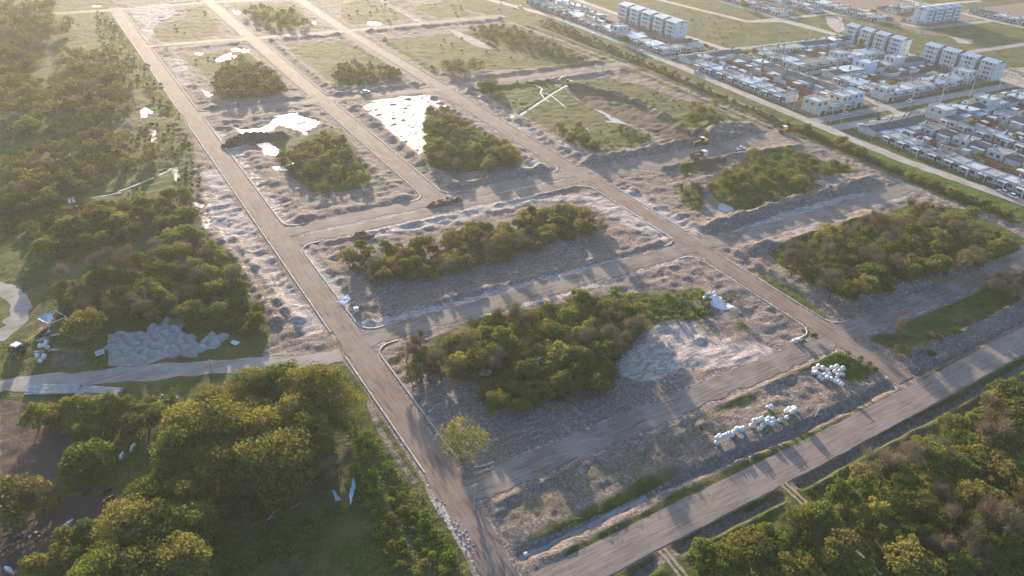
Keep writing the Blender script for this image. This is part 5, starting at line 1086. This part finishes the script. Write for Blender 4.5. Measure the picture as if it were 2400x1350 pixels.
bags('1435,1060 1390,1095 1480,1088 1525,1108 1575,1085 1615,1100 1660,1115 1690,1150 1640,1150 1600,1150 1552,1150 1500,1150 1450,1135 1385,1125 1410,1145 1445,1170 1478,1195 1520,1210 1562,1195 1630,1190 1562,1228 1600,1250 1632,1270 1665,1292 1680,1120 1420,1100', 1600, 620, 4.5, 'stuffed white bulk sack in the biggest heap beside the green mound', 'white sacks beside the green mound')
bags('270,905 262,880 305,850 318,880 365,850 415,840 455,820 500,790 520,745 570,740 625,700 632,770 655,820 670,745 560,765', 1640, 900, 6.667, 'white bulk sack in the zigzag heap at the lowest ditch bank', 'white sacks in the zigzag heap')
bags('815,650 835,615 880,620 905,570 955,590 1020,560 1060,600 1130,610 950,690 985,650 1040,655 1110,670 1150,625', 1640, 900, 6.667, 'white bulk sack in the ring shaped heap on the ditch bank', 'white sacks in the ring shaped heap')
bags('1350,430 1395,385 1465,365 1420,440 1470,430 1445,485 1480,465', 1640, 900, 6.667, 'white bulk sack in the tight round heap on the ditch bank', 'white sacks in the tight round heap')
bags('1360,530', 1640, 900, 6.667, 'tilted white sack fallen just below the tight round heap', None); bags('1262,560', 1640, 900, 6.667, 'single round white sack standing between two heaps', None); bags('1065,360 1105,395', 1640, 900, 6.667, 'white sack of the lone pair on open weedy ground', 'lone pair of white sacks', sc=.85)
bags('250,305 290,305 335,300 350,330 235,350', 1600, 620, 4.5, 'white sack in the heap with spilled lime by the grove', 'white sacks with spilled lime'); bags('1180,800 1215,785 1235,808', 1600, 620, 4.5, 'white sack of the trio behind the green street bank', 'trio of white sacks on the bank')
bags('440,265', 1100, 1209, 3.3, 'single white sack beside the dark weeds above the ditch', None, sc=.8)
bags('545,545 575,585 545,600 500,610 575,560', 0, 700, 5.19, 'grimy white sack beside the yellow boom in the yard', 'grimy sacks in the yard', sc=.95); bags('525,710 485,745 460,730 545,725', 0, 700, 5.19, 'white sack in the lower heap of the yard', 'lower sacks in the yard')
LIME = plain('spilled_lime', (.66, .70, .73), .9, .12, 1.5)
def mound(name, pts, h, mat, label, cat, seed=1):
    xs = [p[0] for p in pts]; ys = [p[1] for p in pts]; st = .35; gx = np.arange(min(xs)-.5, max(xs)+.5, st); gy = np.arange(min(ys)-.5, max(ys)+.5, st); X, Y = np.meshgrid(gx, gy)
    d = pl_dist(X, Y, pts+[pts[0]]); sd = np.where(inside(X, Y, pts), d, -d)+fbm(X, Y, 2, seed)*.5; zz = np.array([[gz(a, b) for a in gx] for b in gy])+h*np.clip(sd/1.0, -.4, 1)*(1+.8*fbm(X*1.3, Y*1.3, 3, seed+2))
    nx, ny = len(gx), len(gy); ii = np.arange(nx*ny).reshape(ny, nx); Q = np.stack([ii[:-1, :-1], ii[:-1, 1:], ii[1:, 1:], ii[1:, :-1]], -1).reshape(-1, 4); keep = sd.ravel()[Q].max(1) > -.4
    me = npmesh(name, np.stack([X, Y, zz], -1).reshape(-1, 3), Q[keep], mat, smooth=True); return tag(ob(name, me), label, cat)
def zz_(s, ox, oy, k): return [G(ox+float(a.split(',')[0])/k, oy+float(a.split(',')[1])/k) for a in s.split()]
mound('lime_spill', zz_('210,350 330,330 430,345 450,370 520,430 560,460 480,465 400,460 300,420 260,390', 1600, 620, 4.5), .18, LIME, 'bluish white lime powder spilled below the sacks by the grove', 'spill')
SOILM = plain('fresh_brown_soil', (.15, .10, .075), .95, .3, 1.2)
mound('earth_mound', T('E', '585,105 640,70 740,45 840,36 856,58 780,90 640,118'), .9, SOILM, 'long brown earth mound in the middle of the double cross street', 'earth mound', 4)
mound('earth_mound', T('E', '55,325 80,295 160,285 240,308 200,335 110,345'), .7, SOILM, 'small brown earth mound at the corner of the bare lot', 'earth mound', 6)
mound('earth_mound', T('A', '1545,1030 1700,960 1860,945 2000,940 2010,965 1880,985 1720,1000 1600,1045'), 1.0, plain('black_wet_soil', (.07, .055, .045), .9, .3, 1.2), 'dark wet spoil bank beside the ragged pond', 'earth mound', 8)
# gravel heaps: tipped truckloads side by side
def gravel_mat():
    m, nt, b = nmat('pale_gravel'); v = noise(nt, 6, 4, .7); w_ = noise(nt, .5, 3); nt.links.new(mixc(nt, sstep(nt, v, .3, .7), (.22, .215, .205), (.40, .385, .365)), b.inputs['Base Color']); b.inputs['Roughness'].default_value = .85; bump(nt, b, v, .8, .1); return m
GRV = gravel_mat(); HEAPS = []
for i in range(4):
    rg = np.random.default_rng(80+i); n = 14; V = []; F = []
    for k, (rr, z) in enumerate(((1.0, -.12), (.85, .12), (.62, .52), (.38, .84), (.16, .98), (.03, 1.0))):
        for j in range(n): a = 2*math.pi*j/n; q = rr*(1+.12*math.sin(2*a+i)+rg.normal(0, .05)); V.append((q*math.cos(a), q*math.sin(a), z*(1+rg.normal(0, .06))))
    for k in range(5):
        for j in range(n): F.append((k*n+j, k*n+(j+1) % n, (k+1)*n+(j+1) % n, (k+1)*n+j))
    F.append(tuple(range(5*n, 6*n))); mb = MB(); mb.v = V; mb.f = F; HEAPS.append(mb.mesh('gravel_heap', GRV, True))
GP = T('D', '785,1010 880,990 980,990 1020,1040 1080,950 1150,900 1290,870 1300,920 1250,980 1290,1010 1400,1060 1450,1020 1590,1000 1600,1020 1500,1105 1430,1105 1350,1150 1180,1140 1000,1200 780,1210 780,1130')
for x, y in scatter(GP, 46, 1.9):
    r = tag(ob('gravel_heap', HEAPS[rng.randrange(4)], None, (x, y, gz(x, y)-.05), rng.uniform(0, 6.28), (rng.uniform(1.5, 2.0), rng.uniform(1.3, 1.8), rng.uniform(1.0, 1.45))), 'pale grey gravel heap tipped beside the left dirt track', 'gravel heap', 'gravel heaps beside the left dirt track')
# ------------------------------------------------------------------ the yard on the left
def cloth(name, c, label, cat, pts, h, mat, n=8, sag=.25, seed=2):
    """quad sheet pts (4 ground points) draped at heights h"""
    rg = np.random.default_rng(seed); V = []; P = [np.array((*p, gz(*p)+hh)) for p, hh in zip(pts, h)]
    for i in range(n+1):
        for j in range(n+1):
            u, v = i/n, j/n; p = P[0]*(1-u)*(1-v)+P[1]*u*(1-v)+P[2]*u*v+P[3]*(1-u)*v; p = p+np.array([rg.normal(0, .05), rg.normal(0, .05), -sag*math.sin(math.pi*u)*math.sin(math.pi*v)+rg.normal(0, .05)]); p[2] = max(p[2], gz(p[0], p[1])+.05); V.append(p)
    Q = np.array([(i*(n+1)+j, (i+1)*(n+1)+j, (i+1)*(n+1)+j+1, i*(n+1)+j+1) for i in range(n) for j in range(n)]); me = npmesh(name, np.array(V), Q, mat, smooth=True)
    return me
TARP = bag_mat('white_tarpaulin', (.70, .74, .78)); TARPB = bag_mat('blue_white_sheet', (.50, .60, .72))
gp = [G(91, 755), G(131, 735), G(158, 751), G(116, 768)]
r = thing('tarpaulin_frame', 'torn white tarpaulin sagging on a low pole frame left of the round tree', 'tarpaulin', (*gp[0], 0)); 
def local(me, o): me.transform(Matrix.Translation(-Vector(o.location))); return me
ob('torn_sheet', local(cloth('torn_sheet', None, None, None, [gp[0], ((gp[0][0]+gp[1][0])/2, (gp[0][1]+gp[1][1])/2), G(122, 757), G(110, 765)], (.9, 1.2, .5, .8), TARPB), r), r)
ob('bright_patch', local(cloth('bright_patch', None, None, None, [G(112, 748), G(125, 746), G(128, 755), G(114, 760)], (1.1, 1.2, .9, .8), TARP, 5, .1), r), r)
for a, b in zip(gp, gp[1:]+gp[:1]): ob('pole', local(MB().tube((*a, 1.0), (*b, 1.0), .12, .12, 5).mesh('pole', TARP), r), r)
for a in gp: ob('leg', local(MB().tube((*a, -.2), (*a, 1.05), .09, .09, 5).mesh('leg', WCAB), r), r)
def sheet(name, pts, h, mat, label, cat, seed=3, sag=.1): return tag(ob(name, cloth(name, None, label, cat, pts, h, mat, 8, sag, seed)), label, cat)
sheet('plastic_sheet', [G(540, 806), G(548, 801), G(565, 806), G(552, 813)], (.3, .5, .5, .3), TARP, 'crumpled white plastic sheet right of the gravel heaps', 'plastic sheet')
sheet('plastic_sheet', [G(788, 708), G(815, 697), G(824, 708), G(806, 718)], (.4, .9, .8, .3), TARP, 'white plastic sheet heaped at the lot corner by the main street', 'plastic sheet', 5)
sheet('plastic_sheet', [G(778, 1152), G(785, 1154), G(800, 1176), G(788, 1178)], (.4, .4, .5, .4), TARPB, 'bluish white plastic sheet in the shaded weeds', 'plastic sheet', 6)
sheet('banner', [G(830, 1121), G(834, 1150), G(822, 1192), G(819, 1162)], (.9, .9, .9, .6), TARPB, 'long pointed white banner stretched over the weeds', 'banner', 7, .25)
def tank_(x, y): r = thing('water_container', 'small white container beside the plastic sheet at the lot corner', 'container', (x, y, gz(x, y)-.03)); ob('tank_body', MB().box(0, 0, .6, 1.1, 1.0, 1.1, .95).mesh('tank_body', WCAB), r); ob('cap', MB().tube((0, 0, 1.1), (0, 0, 1.28), .2, .2, 10).mesh('cap', TANKB), r)
tank_(*G(835, 731))
def block_(x, y): r = thing('concrete_tank', 'pale box shaped tank on grass left of the gravel heaps', 'tank', (x, y, gz(x, y)-.03), .2); ob('tank_body', MB().box(0, 0, .4, 1.8, .8, .8).mesh('tank_body', WCAB), r); ob('lid', MB().box(0, 0, .84, 1.9, .9, .1).mesh('lid', GREYW), r)
block_(*G(235, 830))
def tractor(x, y, th):
    r = thing('tractor', 'old tractor with pale cab roof at the yard edge', 'tractor', (x, y, gz(x, y)), th)
    ob('bonnet', cm('t1', RUST, [(1.3, 0, 1.15, 1.7, .7, .75, .9)]), r); ob('rear_axle', cm('t2', STEELD, [(-.3, 0, .85, 1.2, 1.0, .6)]), r); c = ob('cab', cm('t3', CARG, [(-.3, 0, 1.9, 1.4, 1.3, 1.3, .95)]), r); ob('cab_roof', cm('t4', WCAB, [(-.3, 0, 2.65, 1.8, 1.7, .18, .92)]), c); ob('exhaust', MB().tube((1.1, .3, 1.4), (1.1, .3, 2.4), .06, .06, 6).mesh('exhaust', STEELD), r)
    for wy in (-.85, .85): wheel(r, -.5, wy, .85, .45); wheel(r, 1.6, wy*.85, .45, .28)
tractor(*G(43, 829), 2.2)
def auger(x, y, th):
    r = thing('loader_boom', 'yellow lattice loader boom lying on grass behind the tractor', 'boom', (x, y, gz(x, y)), th)
    mb = MB()
    for s in (-.4, .4): mb.tube((-2.6, s, .9), (2.6, s, 1.3), .1, .1, 6)
    ob('rail', mb.mesh('rail', YEL), r)
    for k in range(7): ob('rung', MB().tube((0, -.4, 0), (0, .4, 0), .06, .06, 5).mesh('rung', YEL), r, (-2.3+k*.75, 0, .95+k*.055))
    ob('hopper', cm('a2', STEELD, [(2.4, 0, .8, 1.2, 1.2, .9, 1.3)]), r); ob('hitch', cm('a3', RUST, [(-2.7, 0, .5, .6, .9, .8)]), r)
    for wy in (-.7, .7): wheel(r, 1.2, wy, .4, .2)
a1 = Vector(G(70, 804)); a2 = Vector(G(96, 786)); auger(*((a1+a2)/2), math.atan2(*(a2-a1).yx))
BLUEM = plain('blue_rack_paint', (.10, .22, .42), .5, .2, 2)
def rack(x, y, th):
    r = thing('harrow_rack', 'blue steel rack of parallel tines under the round tree', 'rack', (x, y, gz(x, y)), th); ob('beam', cm('k1', BLUEM, [(0, -1.3, .5, 3.2, .25, .3)]), r)
    for k in range(8): ob('tine', cm('k2', BLUEM, [(0, .2, .6, .12, 3.0, .12)]), r, (-1.5+k*.43, 0, 0))
    for s in (-1, 1): ob('leg', cm('k3', STEELD, [(0, -1.3, .2, .15, .2, .5)]), r, (s*1.4, 0, 0))
rack(*G(191, 793), .45)
PIPEM = plain('concrete_pipe', (.42, .41, .40), .75, .16, 1.2)
def pipes(pa, pb, n, rows, rad_, label):
    a = Vector(G(*pa)); b = Vector(G(*pb)); d = b-a; Lp = d.length; c = (a+b)/2
    r = thing('pipe_stack', label, 'pipes', (*c, gz(*c)-.05), math.atan2(d.y, d.x)); me = MB().tube((-Lp/2, 0, 0), (Lp/2, 0, 0), rad_, rad_, 10).mesh('pipe', PIPEM); ring_ = MB().tube((-Lp/2-.15, 0, 0), (-Lp/2+.25, 0, 0), rad_*1.15, rad_*1.15, 10).mesh('collar', PIPEM)
    for k in range(rows):
        for i in range(n-k): o = ob('pipe', me, r, (rng.uniform(-.3, .3), -(i+k*.5)*rad_*2.06, rad_*1.1+k*rad_*1.75)); ob('collar', ring_, o)
    for s in (-.3, .3): ob('bearer', MB().box(s*Lp, -n*rad_, .06, .2, n*rad_*2.2, .16).mesh('bearer', RUST), r)
pipes((72, 906), (192, 903), 7, 1, .22, 'long flat stack of pale pipes beside the dirt track bend'); pipes((196, 908), (214, 910), 6, 1, .22, 'short stub of pale pipes between two longer stacks'); pipes((214, 909), (290, 914), 6, 2, .22, 'grey pipe stack two layers high behind the shrub row'); pipes((382, 927), (418, 930), 5, 1, .22, 'short pipe stack beside the tall grove and palm')
# scattered yard debris
for i, (px, py, l) in enumerate(((132, 786, 'pale plank pair lying on the yard grass'), (108, 783, 'short pale beam near the tarpaulin'), (100, 798, 'pale block beside the yellow boom'), (125, 822, 'broken pallet right of the sacks'), (92, 828, 'flat timber pile between the two sack heaps'))):
    r = thing('timber_pile', l, 'timber', (*G(px, py), gz(*G(px, py))), rng.uniform(-.5, .5))
    for k in range(3+i % 3): ob('plank', cm('plank', plain('weathered_timber', (.40, .36, .31), .9), [(0, 0, .12, 2.2, .2, .1)]), r, (rng.uniform(-.2, .2), k*.3-.3, rng.uniform(0, .15)), rng.uniform(-.15, .15))
# ------------------------------------------------------------------ corral
WOODD = plain('old_fence_wood', (.17, .14, .115), .9, .25, 3)
fa = Vector(G(-30, 1268)); fb = Vector(G(124, 1184)); fd = fb-fa
r = thing('rail_fence', 'weathered wooden rail fence of the cattle corral', 'fence', (*fa, gz(*fa)), math.atan2(fd.y, fd.x)); nn_ = max(3, int(fd.length/2.2)); sp = fd.length/nn_
pm = MB().tube((0, 0, -.3), (0, 0, 1.6), .12, .1, 6).mesh('post', WOODD); rm_ = MB().tube((0, 0, 0), (sp, 0, 0), .07, .065, 5).mesh('rail', WOODD)
for i in range(nn_+1):
    ob('post', pm, r, (i*sp, 0, 0))
    if i < nn_:
        for z in (.4, .8, 1.2, 1.5): ob('rail', rm_, r, (i*sp, .1, z))
def cow_mesh(pose):
    V = [(0, 0, 1.12), (.35, 0, 1.14), (.7, 0, 1.18), (-.4, 0, 1.12), (-.75, 0, 1.16), (-.95, 0, 1.2)]; E_ = [(0, 1), (1, 2), (0, 3), (3, 4), (4, 5)]; Rr = [.40, .40, .34, .40, .36, .2]
    def ch(st, pts, rs):
        p = st
        for q, r_ in zip(pts, rs): V.append(q); Rr.append(r_); E_.append((p, len(V)-1)); p = len(V)-1
    hz_ = -.55 if pose else 0.0
    ch(2, [(1.0, 0, 1.3+hz_*.4), (1.25, 0, 1.42+hz_), (1.48, 0, 1.36+hz_*1.5), (1.68, 0, 1.22+hz_*1.5)], [.23, .17, .15, .10])
    for s in (-1, 1):
        ch(2, [(.72, s*.22, .95), (.70+.1*s*pose, s*.22, .52), (.72+.1*s*pose, s*.22, .08), (.78+.1*s*pose, s*.22, .02)], [.16, .085, .06, .065]); ch(4, [(-.72, s*.24, .95), (-.62-.1*s, s*.24, .7), (-.82-.1*s, s*.24, .45), (-.78-.1*s, s*.24, .06), (-.72-.1*s, s*.24, .02)], [.2, .13, .075, .06, .065])
    ch(5, [(-1.06, 0, 1.0), (-1.08, 0, .6)], [.05, .04]); eh = 8
    for s in (-1, 1): ch(7, [(1.28, s*.16, 1.5+hz_), (1.26, s*.3, 1.5+hz_)], [.05, .035])
    me = bpy.data.meshes.new('cow'); me.from_pydata(V, E_, []); o = bpy.data.objects.new('tmp', me); col.objects.link(o); m = o.modifiers.new('s', 'SKIN'); m2 = o.modifiers.new('u', 'SUBSURF'); m2.levels = 1; m2.render_levels = 1
    for i, sv in enumerate(me.skin_vertices[0].data): sv.radius = (Rr[i], Rr[i]); sv.use_root = (i == 0)
    bpy.context.view_layer.update(); dg = bpy.context.evaluated_depsgraph_get(); out = bpy.data.meshes.new_from_object(o.evaluated_get(dg)); bpy.data.objects.remove(o); out.polygons.foreach_set('use_smooth', [True]*len(out.polygons)); return out
def hide(name, c, c2, th_): 
    m, nt, b = nmat(name); tc = nt.nodes.new('ShaderNodeTexCoord'); v = noise(nt, 1.1, 1, .5, tc.outputs['Object']); nt.links.new(mixc(nt, sstep(nt, v, th_-.03, th_+.03), c, c2), b.inputs['Base Color']); b.inputs['Roughness'].default_value = .7; return m
HIDES = {'white': hide('white_hide', (.62, .59, .55), (.5, .47, .43), .6), 'black': hide('black_hide', (.022, .02, .02), (.03, .027, .025), .6), 'brown': hide('brown_hide', (.17, .07, .03), (.12, .05, .025), .55), 'pied': hide('pied_hide', (.14, .055, .03), (.6, .57, .54), .56)}
CM = {}
for ps in (0, 1):
    base = cow_mesh(ps)
    for hname, hm_ in HIDES.items(): c_ = base.copy(); c_.materials.clear(); c_.materials.append(hm_); CM[hname, ps] = c_
HORN = plain('pale_horn', (.45, .40, .32), .5)
hornm = MB().tube((0, 0, 0), (.02, 0, .22), .035, .012, 5).mesh('horn', HORN)
for gx_, gy_, hname, ps, a, l in ((862, 525, 'white', 0, -2.0, 'white cow walking below the round corral tree'), (940, 462, 'white', 1, -2.2, 'white cow with lowered head near the shrub row'), (755, 778, 'black', 0, .3, 'black cow with a pale face in the middle of the corral'), (615, 772, 'black', 1, .6, 'dark cow grazing beside the round corral tree'), (762, 833, 'pied', 0, .2, 'red and white cow beside the tall trees'), (480, 1010, 'white', 0, .5, 'dusty white cow in the open corral centre'), (580, 985, 'black', 0, .7, 'black cow close to the dusty white cow'),
      (445, 1085, 'brown', 0, .3, 'brown cow below the dusty white cow'), (278, 1108, 'brown', 0, .4, 'brown cow of the pair near the fence'), (245, 1082, 'pied', 1, .2, 'pied cow of the pair near the fence'), (135, 1105, 'black', 0, .3, 'black cow along the rail fence'), (85, 1222, 'brown', 0, .6, 'red brown cow on the bare soil at the corral end'), (30, 1192, 'pied', 0, .3, 'pied cow at the corral end'), (68, 1325, 'white', 1, -1.0, 'white cow standing alone by the lower shrubs')):
    x, y = T('G', f'{gx_},{gy_}')[0]; r = thing('cow', l, 'cow', (x, y, gz(x, y)-.02), a, 'cattle in the corral', .78); ob('body', CM[hname, ps], r)
    for s in (-1, 1): ob('horn', hornm, r, (1.3, s*.1, 1.53+(-.55 if ps else 0)))
# pole by the main street end, sign tower in town, branches and stones
pole(*G(1111, 1196), 0, 'slim pole casting a long shadow over the main street end', None, 7.0, False)
r = thing('sign_tower', 'yellow upright sign tower at the far town crossing', 'sign', (*G(2292, 34), 0)); ob('panel', MB().box(0, 0, 3.4, 1.6, .4, 4.2).mesh('panel', plain('yellow_sign', (.7, .55, .08), .5)), r); ob('post', MB().tube((0, 0, 0), (0, 0, 1.4), .15, .15, 6).mesh('post', STEELD), r)
for px, py, a in ((2040, 700, .3), (2195, 795, 1.2), (2215, 800, .2), (1915, 968, .4), (680, 1195, .2), (640, 1208, .6)):
    x, y = G(px, py); r = thing('fallen_branch', 'bare grey fallen branch lying on the ground', 'branch', (x, y, gz(x, y)+.1), a, 'fallen branches'); ob('stem', cm('branch', plain('grey_dead_wood', (.36, .32, .28), .9), [(0, 0, .08, 4.2, .16, .16), (.6, .6, .18, 1.8, .1, .1, 1, .9), (-.7, -.5, .15, 1.6, .1, .1, 1, -.8)]), r)
STN = plain('pale_rubble', (.48, .46, .44), .9, .2, 3); sm = []
for i in range(3):
    rg = np.random.default_rng(i); mb = MB().lathe([(.3, -.1), (.5, .1), (.42, .35), (.15, .48)], n=6); mb.v = [tuple(np.array(v)*(1+rg.normal(0, .14, 3))) for v in mb.v]; sm.append(mb.mesh('stone', STN))
SR = T('H', '630,760 690,800 800,920 890,1060 960,1180 930,1260 900,1200 810,1080 700,930')
for x, y in scatter(SR, 36, .7): tag(ob('rubble_stone', sm[rng.randrange(3)], None, (x, y, gz(x, y)-.05), rng.uniform(0, 6), rng.uniform(.25, .6)), 'pale rubble lump along the lower main street edge', 'stone', 'rubble along the lower main street')
for px, py in ((920, 195), (1150, 955), (1220, 1095)): pass
# ------------------------------------------------------------------ haze
hm = bpy.data.materials.new('haze'); hm.use_nodes = True; hn = hm.node_tree; hn.nodes.remove(hn.nodes['Principled BSDF'])
pv = hn.nodes.new('ShaderNodeVolumePrincipled'); pv.inputs['Color'].default_value = (.95, .96, .95, 1); pv.inputs['Density'].default_value = HAZE; pv.inputs['Anisotropy'].default_value = .42
hn.links.new(pv.outputs[0], hn.nodes['Material Output'].inputs['Volume'])
hz = ob('haze', MB().box(0, 0, 55, 8200, 8200, 119).mesh('haze', hm)); tag(hz, None, kind='stuff')
